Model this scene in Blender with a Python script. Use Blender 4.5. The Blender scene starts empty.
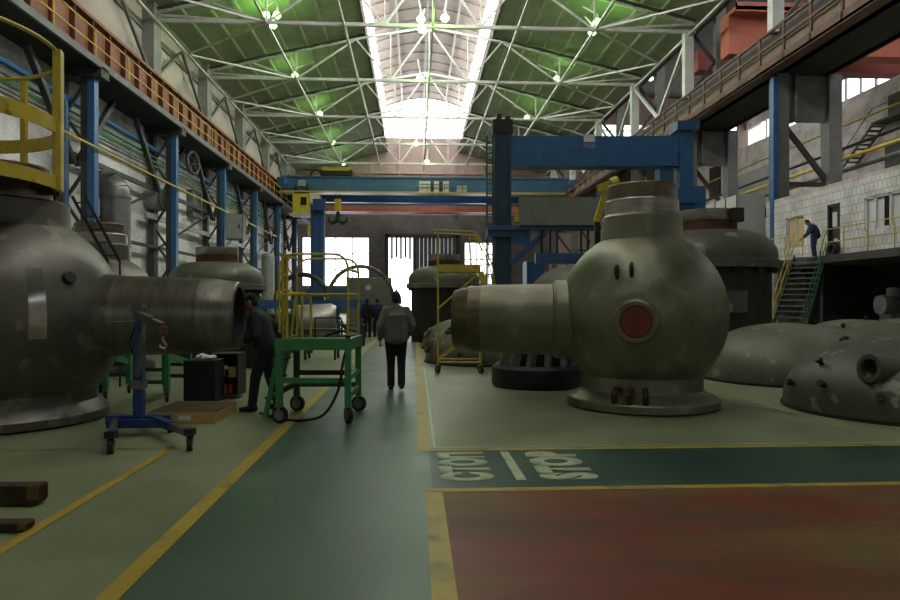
import bpy, math, random
from mathutils import Vector, Matrix, Euler
random.seed(7)
SC = bpy.context.scene
COL = SC.collection
PI = math.pi
YAW = math.radians(3.03)
CY, SY = math.cos(YAW), math.sin(YAW)
F, EYE, HOR = 660.0, 1.6, 302.0

def W(px, py, d):
    """world point seen at photo position px, py at distance d along the view axis"""
    xc = (px - 450.0) / F * d
    return Vector((xc * CY + d * SY, -xc * SY + d * CY, EYE - (py - HOR) / F * d))
def G(px, d):
    p = W(px, HOR, d); p.z = 0.0
    return p

# ------------------------------------------------------------------ materials
def rgb(h):
    h = h.lstrip('#')
    c = [int(h[i:i + 2], 16) / 255.0 for i in (0, 2, 4)]
    return tuple(x / 12.92 if x <= .04045 else ((x + .055) / 1.055) ** 2.4 for x in c) + (1.0,)

def mat(name, c1, c2=None, rough=.6, metal=0.0, scale=3.0, detail=5.0, stretch=None, lo=.35, hi=.65, bump=0.0,
        c3=None, scale3=.8, lo3=.55, hi3=.7, rough2=None, spec=.5, bscale=None):
    m = bpy.data.materials.new(name); m.use_nodes = True
    nt = m.node_tree; b = nt.nodes['Principled BSDF']
    b.inputs['Roughness'].default_value = rough
    b.inputs['Metallic'].default_value = metal
    b.inputs['Specular IOR Level'].default_value = spec
    c1 = rgb(c1) if isinstance(c1, str) else c1
    if c2 is None:
        c2 = tuple(min(1, x * 1.25) for x in c1[:3]) + (1,)
    else:
        c2 = rgb(c2) if isinstance(c2, str) else c2
    tc = nt.nodes.new('ShaderNodeTexCoord'); mp = nt.nodes.new('ShaderNodeMapping')
    nt.links.new(tc.outputs['Object'], mp.inputs['Vector'])
    if stretch: mp.inputs['Scale'].default_value = stretch
    n = nt.nodes.new('ShaderNodeTexNoise'); n.inputs['Scale'].default_value = scale; n.inputs['Detail'].default_value = detail
    n.inputs['Roughness'].default_value = .62
    nt.links.new(mp.outputs['Vector'], n.inputs['Vector'])
    r = nt.nodes.new('ShaderNodeValToRGB')
    r.color_ramp.elements[0].position = lo; r.color_ramp.elements[0].color = c1
    r.color_ramp.elements[1].position = hi; r.color_ramp.elements[1].color = c2
    nt.links.new(n.outputs['Fac'], r.inputs['Fac'])
    col = r.outputs['Color']
    if c3 is not None:
        n3 = nt.nodes.new('ShaderNodeTexNoise'); n3.inputs['Scale'].default_value = scale3; n3.inputs['Detail'].default_value = 6
        nt.links.new(mp.outputs['Vector'], n3.inputs['Vector'])
        r3 = nt.nodes.new('ShaderNodeValToRGB'); r3.color_ramp.elements[0].position = lo3; r3.color_ramp.elements[1].position = hi3
        nt.links.new(n3.outputs['Fac'], r3.inputs['Fac'])
        mx = nt.nodes.new('ShaderNodeMix'); mx.data_type = 'RGBA'
        nt.links.new(r3.outputs['Color'], mx.inputs[0]); nt.links.new(col, mx.inputs[6])
        mx.inputs[7].default_value = rgb(c3) if isinstance(c3, str) else c3
        col = mx.outputs[2]
    nt.links.new(col, b.inputs['Base Color'])
    if rough2 is not None:
        mr = nt.nodes.new('ShaderNodeMapRange'); mr.inputs[1].default_value = .3; mr.inputs[2].default_value = .7
        mr.inputs[3].default_value = rough; mr.inputs[4].default_value = rough2
        nt.links.new(n.outputs['Fac'], mr.inputs[0]); nt.links.new(mr.outputs[0], b.inputs['Roughness'])
    if bump:
        bp = nt.nodes.new('ShaderNodeBump'); bp.inputs['Strength'].default_value = bump; bp.inputs['Distance'].default_value = .02
        if bscale:
            nb = nt.nodes.new('ShaderNodeTexNoise'); nb.inputs['Scale'].default_value = bscale; nb.inputs['Detail'].default_value = 4
            nt.links.new(mp.outputs['Vector'], nb.inputs['Vector']); nt.links.new(nb.outputs['Fac'], bp.inputs['Height'])
        else:
            nt.links.new(n.outputs['Fac'], bp.inputs['Height'])
        nt.links.new(bp.outputs['Normal'], b.inputs['Normal'])
    return m

def emit(name, col, strength):
    m = bpy.data.materials.new(name); m.use_nodes = True
    b = m.node_tree.nodes['Principled BSDF']
    b.inputs['Base Color'].default_value = (.8, .8, .8, 1)
    b.inputs['Emission Color'].default_value = rgb(col) if isinstance(col, str) else col
    b.inputs['Emission Strength'].default_value = strength
    b.inputs['Roughness'].default_value = .4
    return m

def brick(name, c1, c2, mortar, scale, bw=.5, rh=.25, plane='YZ', msize=.02, rough=.8):
    m = bpy.data.materials.new(name); m.use_nodes = True
    nt = m.node_tree; b = nt.nodes['Principled BSDF']; b.inputs['Roughness'].default_value = rough
    tc = nt.nodes.new('ShaderNodeTexCoord'); sp = nt.nodes.new('ShaderNodeSeparateXYZ'); cb = nt.nodes.new('ShaderNodeCombineXYZ')
    nt.links.new(tc.outputs['Object'], sp.inputs[0])
    nt.links.new(sp.outputs[plane[0]], cb.inputs[0]); nt.links.new(sp.outputs[plane[1]], cb.inputs[1])
    t = nt.nodes.new('ShaderNodeTexBrick'); t.inputs['Scale'].default_value = scale
    t.inputs['Brick Width'].default_value = bw; t.inputs['Row Height'].default_value = rh
    t.inputs['Mortar Size'].default_value = msize
    t.inputs['Color1'].default_value = rgb(c1); t.inputs['Color2'].default_value = rgb(c2); t.inputs['Mortar'].default_value = rgb(mortar)
    nt.links.new(cb.outputs[0], t.inputs['Vector'])
    n = nt.nodes.new('ShaderNodeTexNoise'); n.inputs['Scale'].default_value = .9; n.inputs['Detail'].default_value = 7
    nt.links.new(tc.outputs['Object'], n.inputs['Vector'])
    r = nt.nodes.new('ShaderNodeValToRGB'); r.color_ramp.elements[0].position = .35; r.color_ramp.elements[0].color = (.68, .66, .65, 1)
    r.color_ramp.elements[1].position = .6; r.color_ramp.elements[1].color = (1, 1, 1, 1)
    nt.links.new(n.outputs['Fac'], r.inputs['Fac'])
    mx = nt.nodes.new('ShaderNodeMix'); mx.data_type = 'RGBA'; mx.blend_type = 'MULTIPLY'; mx.inputs[0].default_value = 1
    nt.links.new(t.outputs['Color'], mx.inputs[6]); nt.links.new(r.outputs['Color'], mx.inputs[7])
    nt.links.new(mx.outputs[2], b.inputs['Base Color'])
    bp = nt.nodes.new('ShaderNodeBump'); bp.inputs['Strength'].default_value = .4; bp.inputs['Distance'].default_value = .01
    nt.links.new(t.outputs['Fac'], bp.inputs['Height']); bp.invert = True
    nt.links.new(bp.outputs['Normal'], b.inputs['Normal'])
    return m

M = {}
M['steel'] = mat('cast_steel', '#696c56', '#80836b', .32, .55, 2.2, 8, c3='#8c8e7b', scale3=2.2, lo3=.6, hi3=.66, rough2=.5, bump=.12, bscale=9)
M['steel_b'] = mat('cast_steel_patchy', '#57564d', '#6d6b60', .33, .6, 1.5, 9, c3='#7f7e74', scale3=2.6, lo3=.57, hi3=.62, rough2=.52, bump=.15, bscale=9)
M['machined'] = mat('machined_steel', '#86847a', '#a09d92', .28, .75, 3, 4, stretch=(1, 1, 7), rough2=.4)
M['machined_dark'] = mat('dull_machined_steel', '#66655b', '#7d7b70', .28, .75, 2.5, 5, stretch=(6, 1, 1), rough2=.4)
M['polished'] = mat('polished_steel', '#a9a79d', '#c4c2b8', .16, .9, 4, 3)
M['bore'] = mat('bore_steel', '#3a3a36', '#4a4944', .5, .6, 5)
M['rustring'] = mat('rusty_machined_ring', '#544a36', '#716b57', .4, .6, 2.5, 6, stretch=(1, 1, 5))
M['redplug'] = mat('red_primer', '#642d1b', '#783824', .6, 0, 6)
M['rust'] = mat('rust', '#40291c', '#5d3f29', .8, .2, 7, 7)
M['barsteel'] = mat('dark_brown_bar', '#30261a', '#463722', .7, .3, 6)
M['ochre'] = mat('ochre_worn_steel', '#5d431f', '#76592c', .65, .3, 8)
M['rustlug'] = mat('rusty_lug', '#3c261c', '#553728', .7, .3, 10)
M['darkiron'] = mat('dark_iron', '#26251f', '#35332c', .55, .4, 5)
M['olive'] = mat('olive_painted_steel', '#585d48', '#6f7460', .45, .25, 1.6, 8, c3='#8f9084', scale3=2.6, lo3=.62, hi3=.66, rough2=.6, bump=.1, bscale=7)
M['olivedark'] = mat('dark_olive_steel', '#47493b', '#565848', .5, .25, 2, 7, c3='#80806f', scale3=3.0, lo3=.63, hi3=.66, bump=.1, bscale=7)
M['blue'] = mat('blue_paint', '#26557f', '#2f638f', .42, .05, 2.5)
M['bluedark'] = mat('dark_blue_paint', '#274a70', '#2f5680', .42, .1, 3)
M['mastdark'] = mat('dark_teal_mast', '#1d3747', '#274656', .45, .2, 2)
M['bluegrey'] = mat('blue_crane_paint', '#34587a', '#41678a', .45, .1, 1.2)
M['hoistblue'] = mat('hoist_blue_paint', '#20396e', '#284682', .35, .1, 6)
M['yellow'] = mat('yellow_paint', '#b5a126', '#ccb838', .45, 0, 4, 6, c3='#8d7420', scale3=6, lo3=.62, hi3=.72)
M['yellowline'] = mat('yellow_rail_paint', '#b39a35', '#c8ae45', .5, 0, 6)
M['green'] = mat('green_paint', '#347a45', '#428c53', .4, .05, 5)
M['greendark'] = mat('dark_green_paint', '#21442f', '#2d573d', .5, .05, 5)
M['browng'] = mat('red_oxide_girder', '#704229', '#855435', .6, .05, .8, 6)
M['ribred'] = mat('dark_red_oxide_rib', '#5d291d', '#6d3324', .6, 0, 2)
M['tanweb'] = mat('tan_girder_web', '#6a5c49', '#7c6d58', .65, 0, .8, 6)
M['soffit'] = mat('painted_shade_dark', '#1d1c1a', '#282624', .8, 0, 1)  # near-black colour stands in for the shade under runways and balcony
M['brownrail'] = mat('brown_rail_paint', '#4f2f22', '#65402f', .6, 0, 3)
M['orange'] = mat('salmon_crane_paint', '#b0604a', '#c06d55', .5, 0, .6)
M['orange2'] = mat('dark_salmon_paint', '#8a4238', '#9a4c40', .5, 0, .6)
M['darksteel'] = mat('dark_structural_steel', '#33312e', '#454340', .6, .2, 2)
M['greysteel'] = mat('grey_painted_steel', '#5b5c59', '#6d6e6a', .55, .1, 1.5)
M['truss'] = mat('pale_truss_paint', '#b5b5ae', '#cbcac3', .5, .05, 1.5)
M['whitecol'] = mat('white_column_paint', '#b7b9b4', '#cbccc6', .55, 0, 1.2)
M['deck'] = mat('roof_deck', '#8f9080', '#a2a392', .75, 0, .7, 7, bump=.1)
M['deckdark'] = mat('roof_edge', '#3f413a', '#50524a', .8, 0, 1)
M['lantern'] = mat('lantern_lining', '#544c47', '#655c56', .8, 0, 1.2, 6, stretch=(1, 4, 1))
M['panel'] = mat('grey_wall_panel', '#aa9f96', '#bbb0a6', .8, 0, .6, 8, c3='#8b827a', scale3=.5, lo3=.55, hi3=.75)
M['pilaster'] = mat('grey_pilaster', '#7f7d78', '#908e88', .75, 0, 1.2)
M['pink'] = mat('pink_plaster', '#a58a80', '#b89c91', .85, 0, .5, 8)
M['endwall'] = mat('dark_end_wall', '#5f5652', '#73696a', .85, 0, .5, 6)
M['duct'] = mat('grey_duct', '#5d605c', '#70736e', .4, .5, 2)
M['whiteduct'] = mat('pale_duct', '#8d8f8a', '#a2a49f', .45, .3, 2)
M['greybox'] = mat('grey_box_paint', '#6b7062', '#7b8071', .5, .1, 2)
M['palegrey'] = mat('pale_grey_paint', '#a2a4a0', '#b4b6b1', .6, 0, 1)
M['black'] = mat('black_paint', '#101010', '#191918', .5, 0, 5)
M['rubber'] = mat('black_rubber', '#171716', '#222221', .7, 0, 8)
M['chrome'] = mat('zinc_plate', '#8d8d88', '#aaaaa4', .3, .9, 8)
M['wood'] = mat('pale_wood', '#a78a4f', '#c0a468', .7, 0, 4, 6, stretch=(1, 12, 12))
M['woodtop'] = mat('worn_wood', '#574629', '#6f5935', .75, 0, 4, 6, stretch=(9, 1, 9))
M['card'] = mat('brown_card', '#8d6f45', '#a5855a', .8, 0, 6)
M['redthing'] = mat('orange_red_plastic', '#d5401f', '#e3522c', .4, 0, 5)
M['whitebag'] = mat('white_film', '#cfd2cc', '#e4e6e0', .5, 0, 5, bump=.4)
M['greyleg'] = mat('worn_grey_steel', '#5a5b57', '#74756f', .4, .5, 6)
M['redhook'] = mat('red_hook_paint', '#6a2a20', '#7c382c', .5, .2, 8)
M['cable'] = mat('black_cable', '#141414', '#1f1f1f', .6, 0, 9)
M['skin'] = mat('skin', '#a8765c', '#b98a70', .6, 0, 10)
M['hair'] = mat('dark_hair', '#15120f', '#211c17', .7, 0, 20)
M['jk_grey'] = mat('grey_workwear', '#60615a', '#73746c', .85, 0, 5, bump=.2)
M['jk_green'] = mat('dark_green_workwear', '#202a22', '#2a362c', .9, 0, 6, bump=.2)
M['jk_navy'] = mat('navy_workwear', '#1d2344', '#272e56', .9, 0, 6)
M['jk_black'] = mat('black_workwear', '#161719', '#212225', .9, 0, 6)
M['tr_black'] = mat('black_trousers', '#141416', '#1e1e21', .9, 0, 6)
M['tr_green'] = mat('dark_green_trousers', '#1c221c', '#262d25', .9, 0, 6)
M['shoe'] = mat('black_leather', '#111010', '#1b1a19', .5, 0, 8)
M['redcollar'] = mat('red_yoke_fabric', '#a8392c', '#bd4938', .85, 0, 6)
M['print'] = mat('pale_print', '#a9aba2', '#bcbeb5', .8, 0, 6)
M['whitesign'] = mat('white_sign', '#c2c4bd', '#d2d4cd', .5, 0, 6)
M['kraft'] = mat('cream_cabinet', '#b5b08e', '#c6c1a0', .5, 0, 3)
M['glassdark'] = mat('dark_glass', '#1a1d1f', '#23272a', .1, 0, 2)
M['curtain'] = mat('tan_curtain', '#b09a6d', '#c2ac7f', .9, 0, 3, stretch=(6, 6, 1))
M['glasspale'] = mat('pale_glass', '#b9bdbd', '#cdd0d0', .15, 0, 1)
M['strip'] = mat('grey_pvc_strip', '#55565c', '#66676d', .4, 0, 2)
M['wallwhite'] = brick('white_painted_brick', '#dededa', '#d0d0cc', '#b4b4b0', .72, .26, .078, 'YZ', .008)
M['wallannex'] = brick('white_glazed_block', '#d6d6d0', '#c6c6c0', '#8c8c88', 1.0, .24, .34, 'YZ', .012, .6)
M['wallgrey'] = brick('pale_block_wall', '#c4bab6', '#b8aeaa', '#9c9490', 1.0, .6, .3, 'YZ', .012)
M['wallend'] = brick('end_brick', '#8a6f66', '#7c625a', '#6a5650', 1.0, .26, .078, 'XZ', .01)
M['skywin'] = emit('daylit_glass', (1.0, .985, .96, 1), 9.5)
M['farwin'] = emit('daylit_window_glass', (.97, .98, 1.0, 1), 2.6)
M['rearfill'] = emit('rear_fill_glow', (.97, .98, 1.0, 1), .25)  # fill glow from behind the camera, added for the hall front
M['bayfill'] = emit('bay_fill_glow', (.97, .98, 1.0, 1), 2.2)  # glow of the added fill strip over the neighbouring bay
M['lamp'] = emit('green_white_lamp_glass', (.40, 1.0, .18, 1), 36.0)
M['lampwarm'] = emit('warm_lamp_glass', (1.0, .85, .5, 1), 12.0)

# ------------------------------------------------------------------ mesh builder
def basis(p0, p1):
    z = (Vector(p1) - Vector(p0)); L = z.length; z.normalize()
    up = Vector((0, 0, 1)) if abs(z.z) < .98 else Vector((0, 1, 0))
    x = up.cross(z).normalized(); y = z.cross(x)
    return x, y, z, L

# the hall and its cranes are scaled about the camera; everything else in metres
EYE_SCALE = [1.0]; EYE_DROP = .96; ON_GROUND = set()  # scaling factor, and the drop that keeps the camera eye point fixed
def hall(on): EYE_SCALE[0] = 1.6 if on else 1.0
class MB:
    def __init__(s): s.v = []; s.f = []; s.mi = []; s.cur = 0
    def add(s, vs, fs):
        o = len(s.v); s.v += [Vector(v) for v in vs]
        s.f += [tuple(i + o for i in f) for f in fs]; s.mi += [s.cur] * len(fs)
        return s
    def box(s, c, size, rz=0.0, rot=None):
        hx, hy, hz = size[0] / 2, size[1] / 2, size[2] / 2
        R = rot if rot is not None else Matrix.Rotation(rz, 3, 'Z')
        vs = [R @ Vector((a * hx, b * hy, d * hz)) + Vector(c) for d in (-1, 1) for b in (-1, 1) for a in (-1, 1)]
        return s.add(vs, [(0, 2, 3, 1), (4, 5, 7, 6), (0, 1, 5, 4), (2, 6, 7, 3), (0, 4, 6, 2), (1, 3, 7, 5)])
    def bb(s, x0, x1, y0, y1, z0, z1):
        return s.box(((x0 + x1) / 2, (y0 + y1) / 2, (z0 + z1) / 2), (abs(x1 - x0), abs(y1 - y0), abs(z1 - z0)))
    def beam(s, p0, p1, w, h):
        x, y, z, L = basis(p0, p1); p0 = Vector(p0)
        vs = [p0 + x * (a * w / 2) + y * (b * h / 2) + z * (d * L) for d in (0, 1) for b in (-1, 1) for a in (-1, 1)]
        return s.add(vs, [(0, 2, 3, 1), (4, 5, 7, 6), (0, 1, 5, 4), (2, 6, 7, 3), (0, 4, 6, 2), (1, 3, 7, 5)])
    def ibeam(s, p0, p1, w, h, t=.025):
        """I section: web height h along the local y, flanges of width w"""
        x, y, z, L = basis(p0, p1); p0 = Vector(p0)
        for (ax, ay, bx, by) in ((-w / 2, h / 2 - t, w / 2, h / 2), (-w / 2, -h / 2, w / 2, -h / 2 + t), (-t / 2, -h / 2 + t, t / 2, h / 2 - t)):
            vs = [p0 + x * a + y * b + z * d for d in (0, L) for (a, b) in ((ax, ay), (bx, ay), (ax, by), (bx, by))]
            s.add(vs, [(0, 2, 3, 1), (4, 5, 7, 6), (0, 1, 5, 4), (2, 6, 7, 3), (0, 4, 6, 2), (1, 3, 7, 5)])
        return s
    def cyl(s, p0, p1, r0, r1=None, n=16, caps=True):
        r1 = r0 if r1 is None else r1
        x, y, z, L = basis(p0, p1); p0 = Vector(p0); p1 = Vector(p1)
        vs = [p + (x * math.cos(2 * PI * i / n) + y * math.sin(2 * PI * i / n)) * r for p, r in ((p0, r0), (p1, r1)) for i in range(n)]
        fs = [(i, (i + 1) % n, n + (i + 1) % n, n + i) for i in range(n)]
        if caps: fs += [tuple(range(n - 1, -1, -1)), tuple(range(n, 2 * n))]
        return s.add(vs, fs)
    def tube(s, pts, r, n=8, closed=False):
        pts = [Vector(p) for p in pts]; k = len(pts); rings = []
        prev = None
        for i, p in enumerate(pts):
            if closed: t = (pts[(i + 1) % k] - pts[i - 1])
            else: t = pts[min(i + 1, k - 1)] - pts[max(i - 1, 0)]
            t.normalize()
            if prev is None:
                up = Vector((0, 0, 1)) if abs(t.z) < .9 else Vector((1, 0, 0))
                x = up.cross(t).normalized()
            else:
                x = (prev - t * prev.dot(t)).normalized()
            prev = x; y = t.cross(x)
            rr = r[i] if isinstance(r, (list, tuple)) else r
            rings.append([p + (x * math.cos(2 * PI * j / n) + y * math.sin(2 * PI * j / n)) * rr for j in range(n)])
        vs = [v for R in rings for v in R]; fs = []
        for i in range(k if closed else k - 1):
            a = i * n; b = ((i + 1) % k) * n
            fs += [(a + j, a + (j + 1) % n, b + (j + 1) % n, b + j) for j in range(n)]
        if not closed: fs += [tuple(range(n - 1, -1, -1)), tuple((k - 1) * n + j for j in range(n))]
        return s.add(vs, fs)
    def lathe(s, prof, n=48, mtx=None, a0=0.0, a1=2 * PI):
        """prof: (r, z) list; revolve about local z"""
        full = abs(a1 - a0 - 2 * PI) < 1e-6; m = n if full else n + 1
        vs = []; idx = []
        for (r, z) in prof:
            if r < 1e-6: idx.append([len(vs)] * m); vs.append(Vector((0, 0, z)))
            else:
                idx.append(list(range(len(vs), len(vs) + m)))
                vs += [Vector((r * math.cos(a0 + (a1 - a0) * j / n), r * math.sin(a0 + (a1 - a0) * j / n), z)) for j in range(m)]
        fs = []
        for i in range(len(prof) - 1):
            A, B = idx[i], idx[i + 1]
            for j in range(n):
                q = [A[j], A[(j + 1) % m], B[(j + 1) % m], B[j]]; u = []
                for t in q:
                    if t not in u: u.append(t)
                if len(u) >= 3: fs.append(tuple(u))
        if mtx is not None: vs = [mtx @ v for v in vs]
        return s.add(vs, fs)
    def sphere(s, c, r, n=20, m=12, sc=(1, 1, 1), rot=None):
        prof = [(math.sin(PI * i / m), -math.cos(PI * i / m)) for i in range(m + 1)]
        prof[0] = (0, -1); prof[-1] = (0, 1)
        R = (rot.to_4x4() if rot is not None else Matrix.Identity(4))
        mt = Matrix.Translation(Vector(c)) @ R @ Matrix.Diagonal((r * sc[0], r * sc[1], r * sc[2], 1))
        return s.lathe(prof, n, mt)
    def capsule(s, p0, p1, r0, r1, n=14):
        s.sphere(p0, r0, n, 8); s.sphere(p1, r1, n, 8)
        return s.cyl(p0, p1, r0, r1, n)
    def prism(s, poly, z0, z1):
        n = len(poly)
        vs = [(x, y, z0) for x, y in poly] + [(x, y, z1) for x, y in poly]
        return s.add(vs, [tuple(range(n - 1, -1, -1)), tuple(range(n, 2 * n))] + [(i, (i + 1) % n, n + (i + 1) % n, n + i) for i in range(n)])
    def quad(s, a, b, c, d): return s.add([a, b, c, d], [(0, 1, 2, 3)])
    def mesh(s, name, mats, smooth=35):
        me = bpy.data.meshes.new(name)
        me.from_pydata([tuple(v) for v in s.v], [], s.f)
        for m in (mats if isinstance(mats, (list, tuple)) else [mats]): me.materials.append(m)
        if len(me.materials) > 1:
            me.polygons.foreach_set('material_index', s.mi)
        me.update()
        if smooth:
            me.polygons.foreach_set('use_smooth', [True] * len(me.polygons))
            me.set_sharp_from_angle(angle=math.radians(smooth))
        return me
    def build(s, name, mats, parent=None, smooth=35, bevel=0.0):
        loc = Vector((0, 0, 0))
        if EYE_SCALE[0] != 1.0:
            ground = parent is None or parent.name in ON_GROUND
            for v in s.v:
                v *= EYE_SCALE[0]
                if ground: v.z = max(0.0, v.z - EYE_DROP)
        if parent is None and s.v:
            lo = [min(v[i] for v in s.v) for i in range(3)]; hi = [max(v[i] for v in s.v) for i in range(3)]
            loc = Vector(((lo[0] + hi[0]) / 2, (lo[1] + hi[1]) / 2, lo[2]))
            for v in s.v: v -= loc
        o = bpy.data.objects.new(name, s.mesh(name, mats, smooth)); COL.objects.link(o)
        o.location = loc
        if parent is not None: o.parent = parent
        if bevel:
            b = o.modifiers.new('edge', 'BEVEL'); b.width = bevel; b.segments = 2; b.limit_method = 'ANGLE'; b.angle_limit = math.radians(40)
        return o

def tag(o, label=None, cat=None, group=None, kind=None):
    if label: o['label'] = label
    if cat: o['category'] = cat
    if group: o['group'] = group
    if kind: o['kind'] = kind
    return o
def empty(name, loc, rz=0.0, label=None, cat=None, group=None, kind=None):
    o = bpy.data.objects.new(name, None); COL.objects.link(o)
    if EYE_SCALE[0] != 1.0:
        loc = Vector(loc) * EYE_SCALE[0]
        if abs(loc.z) < 1e-6: ON_GROUND.add(o.name)
        else: loc.z -= EYE_DROP
    o.location = loc; o.rotation_euler = (0, 0, rz); o.empty_display_size = .2
    return tag(o, label, cat, group, kind)
def copy_tree(o, parent=None):
    c = o.copy(); COL.objects.link(c)
    if parent is not None: c.parent = parent
    for ch in list(o.children): copy_tree(ch, c)
    return c
def arc(c, r, a0, a1, n, u, v):
    c = Vector(c); u = Vector(u); v = Vector(v)
    return [c + u * (r * math.cos(a0 + (a1 - a0) * i / n)) + v * (r * math.sin(a0 + (a1 - a0) * i / n)) for i in range(n + 1)]
def bend(pts, r, k=6):
    """polyline with its inner corners rounded"""
    pts = [Vector(p) for p in pts]; out = [pts[0]]
    for i in range(1, len(pts) - 1):
        a, b, c = pts[i - 1], pts[i], pts[i + 1]
        d0 = (a - b); d1 = (c - b); q = min(r, d0.length * .49, d1.length * .49)
        s0 = b + d0.normalized() * q; s1 = b + d1.normalized() * q
        for j in range(k + 1):
            t = j / k
            out.append(s0 * (1 - t) ** 2 + b * 2 * t * (1 - t) + s1 * t ** 2)
    return out + [pts[-1]]
# ================================================================== THE HALL
S0, STEP = 19.6, 6.5
FR = [S0 + STEP * k for k in range(6)]           # frame lines 19.6 .. 52.1
XL, XR = -9.3, 11.0                              # column lines
ZC = 12.5                                        # truss bottom chord
Y0, Y1 = -30.0, 58.6

# ---- floor: painted zones are part of the floor
def floor_mat(name, c1, c2, c3, rough, scale=1.2, lo3=.5, hi3=.7):
    return mat(name, c1, c2, rough, 0, scale, 9, c3=c3, scale3=.6, lo3=lo3, hi3=hi3, rough2=rough + .14, bump=.05, bscale=14, spec=.38)
FM = [floor_mat('worn_green_floor', '#727d5d', '#828d6b', '#8d9775', .34),
      floor_mat('green_aisle_paint', '#42584a', '#4b6353', '#5a705f', .33, lo3=.55),
      floor_mat('dark_green_band_paint', '#1c3b30', '#274a3c', '#3b5f4b', .38),
      mat('red_floor_paint', '#73301f', '#594127', .44, 0, 1.0, 9, stretch=(.7, 1.6, 1), lo=.4, hi=.66, c3='#6d6430', scale3=.45, lo3=.45, hi3=.66, rough2=.6, bump=.05, bscale=14, spec=.3),
      mat('yellow_floor_paint', '#9f8c2c', '#b09c38', .5, 0, 2.5, 9, c3='#746f34', scale3=3, lo3=.58, hi3=.72),
      mat('pale_floor_paint', '#b9c79f', '#a9b890', .5, 0, 4, 9, c3='#5b7259', scale3=6, lo3=.62, hi3=.72),
      mat('faint_line_paint', '#7d7f52', '#8d8e5e', .5, 0, 4, 9, c3='#6a705c', scale3=3, lo3=.5, hi3=.6)]
fl = MB()
def fq(x0, x1, y0, y1, z, mi):
    fl.cur = mi
    fl.add([(x0, y0, z), (x1, y0, z), (x1, y1, z), (x0, y1, z)], [(0, 1, 2, 3)])
def fline(x0, y0, x1, y1, w, z, mi):
    fl.cur = mi
    d = Vector((x1 - x0, y1 - y0, 0)).normalized(); p = Vector((-d.y, d.x, 0)) * w / 2
    a = Vector((x0, y0, z)); b = Vector((x1, y1, z))
    fl.add([a - p, b - p, b + p, a + p], [(0, 1, 2, 3)])
fl.cur = 0; fl.bb(-18.5, 49, Y0 * 1.6, Y1 * 1.6 + 1, -.3, 0)
fq(-1.62, .16, Y0, 88, .002, 1)
fq(.15, 12, 5.62, 7.10, .003, 2)
fq(.16, 9.5, Y0, 5.56, .003, 3)
fq(-1.72, -1.59, Y0, 80, .006, 4)                 # left edge of the aisle
fq(.09, .23, Y0, 5.56, .006, 4)                   # red bay, aisle side
fq(.09, 11, 5.54, 5.64, .006, 4)                  # red bay, far side
fq(.03, .17, 7.06, 80, .006, 4)                   # right edge of the aisle beyond the band
fq(.17, 12, 7.06, 7.15, .006, 4)
fq(.22, 12, 7.22, 7.25, .006, 5)
fq(.20, .23, 7.22, 16, .006, 5)
fq(-2.71, -2.62, Y0, 7.4, .006, 4)
fq(-8.5, -2.62, 7.33, 7.40, .006, 6)
fline(*G(748, 10.6).xy, *G(872, 7.75).xy, .05, .006, 6)
fline(*G(728, 10.4).xy, *G(900, 8.2).xy, .05, .006, 6)
# scraped marks in the red bay
for i in range(16):
    a = G(868 + random.random() * 30, 5.4 - (i % 13) * .085 - random.random() * .05)
    fline(a.x, a.y, a.x + .06 + random.random() * .22, a.y - .02 * random.random(), .004 + .005 * random.random(), .007, 6)
floor = fl.build('floor', FM, smooth=0)
tag(floor, 'green painted workshop floor with yellow lines and a red bay', 'floor', kind='structure')

def text_mesh(txt, name, m, size, parent=None, extrude=0.0, bold=0.0):
    c = bpy.data.curves.new('t', 'FONT'); c.body = txt; c.size = size; c.extrude = extrude; c.resolution_u = 4
    c.align_x = 'LEFT'; c.offset = bold
    t = bpy.data.objects.new('t', c); COL.objects.link(t)
    dg = bpy.context.evaluated_depsgraph_get()
    me = bpy.data.meshes.new_from_object(t.evaluated_get(dg)); bpy.data.objects.remove(t)
    me.materials.clear(); me.materials.append(m)
    o = bpy.data.objects.new(name, me); COL.objects.link(o)
    if parent is not None: o.parent = parent
    return o
def fit_text(o, w, h):
    xs = [v.co.x for v in o.data.vertices]; ys = [v.co.y for v in o.data.vertices]
    sx = w / (max(xs) - min(xs)); sy = h / (max(ys) - min(ys)); x0, y0 = min(xs), min(ys)
    for v in o.data.vertices:
        v.co.x = (v.co.x - x0) * sx; v.co.y = (v.co.y - y0) * sy
def floor_text(txt, pa, pb, ytop):
    """letters read away from the camera; pa/pb = feet of the letters (right) and heads (left) near the camera"""
    o = text_mesh(txt, 'floor_lettering', FM[5], .5, None, 0.0, .035)
    # thicken strokes a little
    fit_text(o, ytop, pb - pa)
    o.rotation_euler = (0, 0, PI / 2)
    return o
# near edge of the words at photo row 481, far edge at 453
yn, yf = 5.87, 6.99
t1 = floor_text('СТОП', 0, 0.50, yf - yn); a = W(495, 302, 5.98); t1.location = (a.x, yn, .0065)
t2 = floor_text('STOP', 0, 0.54, yf - yn); a = W(600, 302, 6.0); t2.location = (a.x, yn, .0065)
for t in (t1, t2):
    t.parent = floor; t.location -= floor.location
    sol = t.modifiers.new('bold', 'SOLIDIFY'); sol.thickness = .001
    tag(t, 'pale stencilled word on the dark green band')
fb = MB(); p = W(521, 302, 5.95); q = W(505, 302, 6.95)
d = Vector((q.x - p.x, yf - yn, 0)).normalized(); n_ = Vector((-d.y, d.x, 0)) * .045
fb.add([Vector((p.x, yn, .0065)) - n_ - floor.location, Vector((p.x, yn, .0065)) + n_ - floor.location, Vector((q.x, yf, .0065)) + n_ - floor.location, Vector((q.x, yf, .0065)) - n_ - floor.location], [(0, 3, 2, 1)])
tag(fb.build('floor_bar', FM[5], floor, smooth=0), 'pale painted bar between two words')

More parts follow.
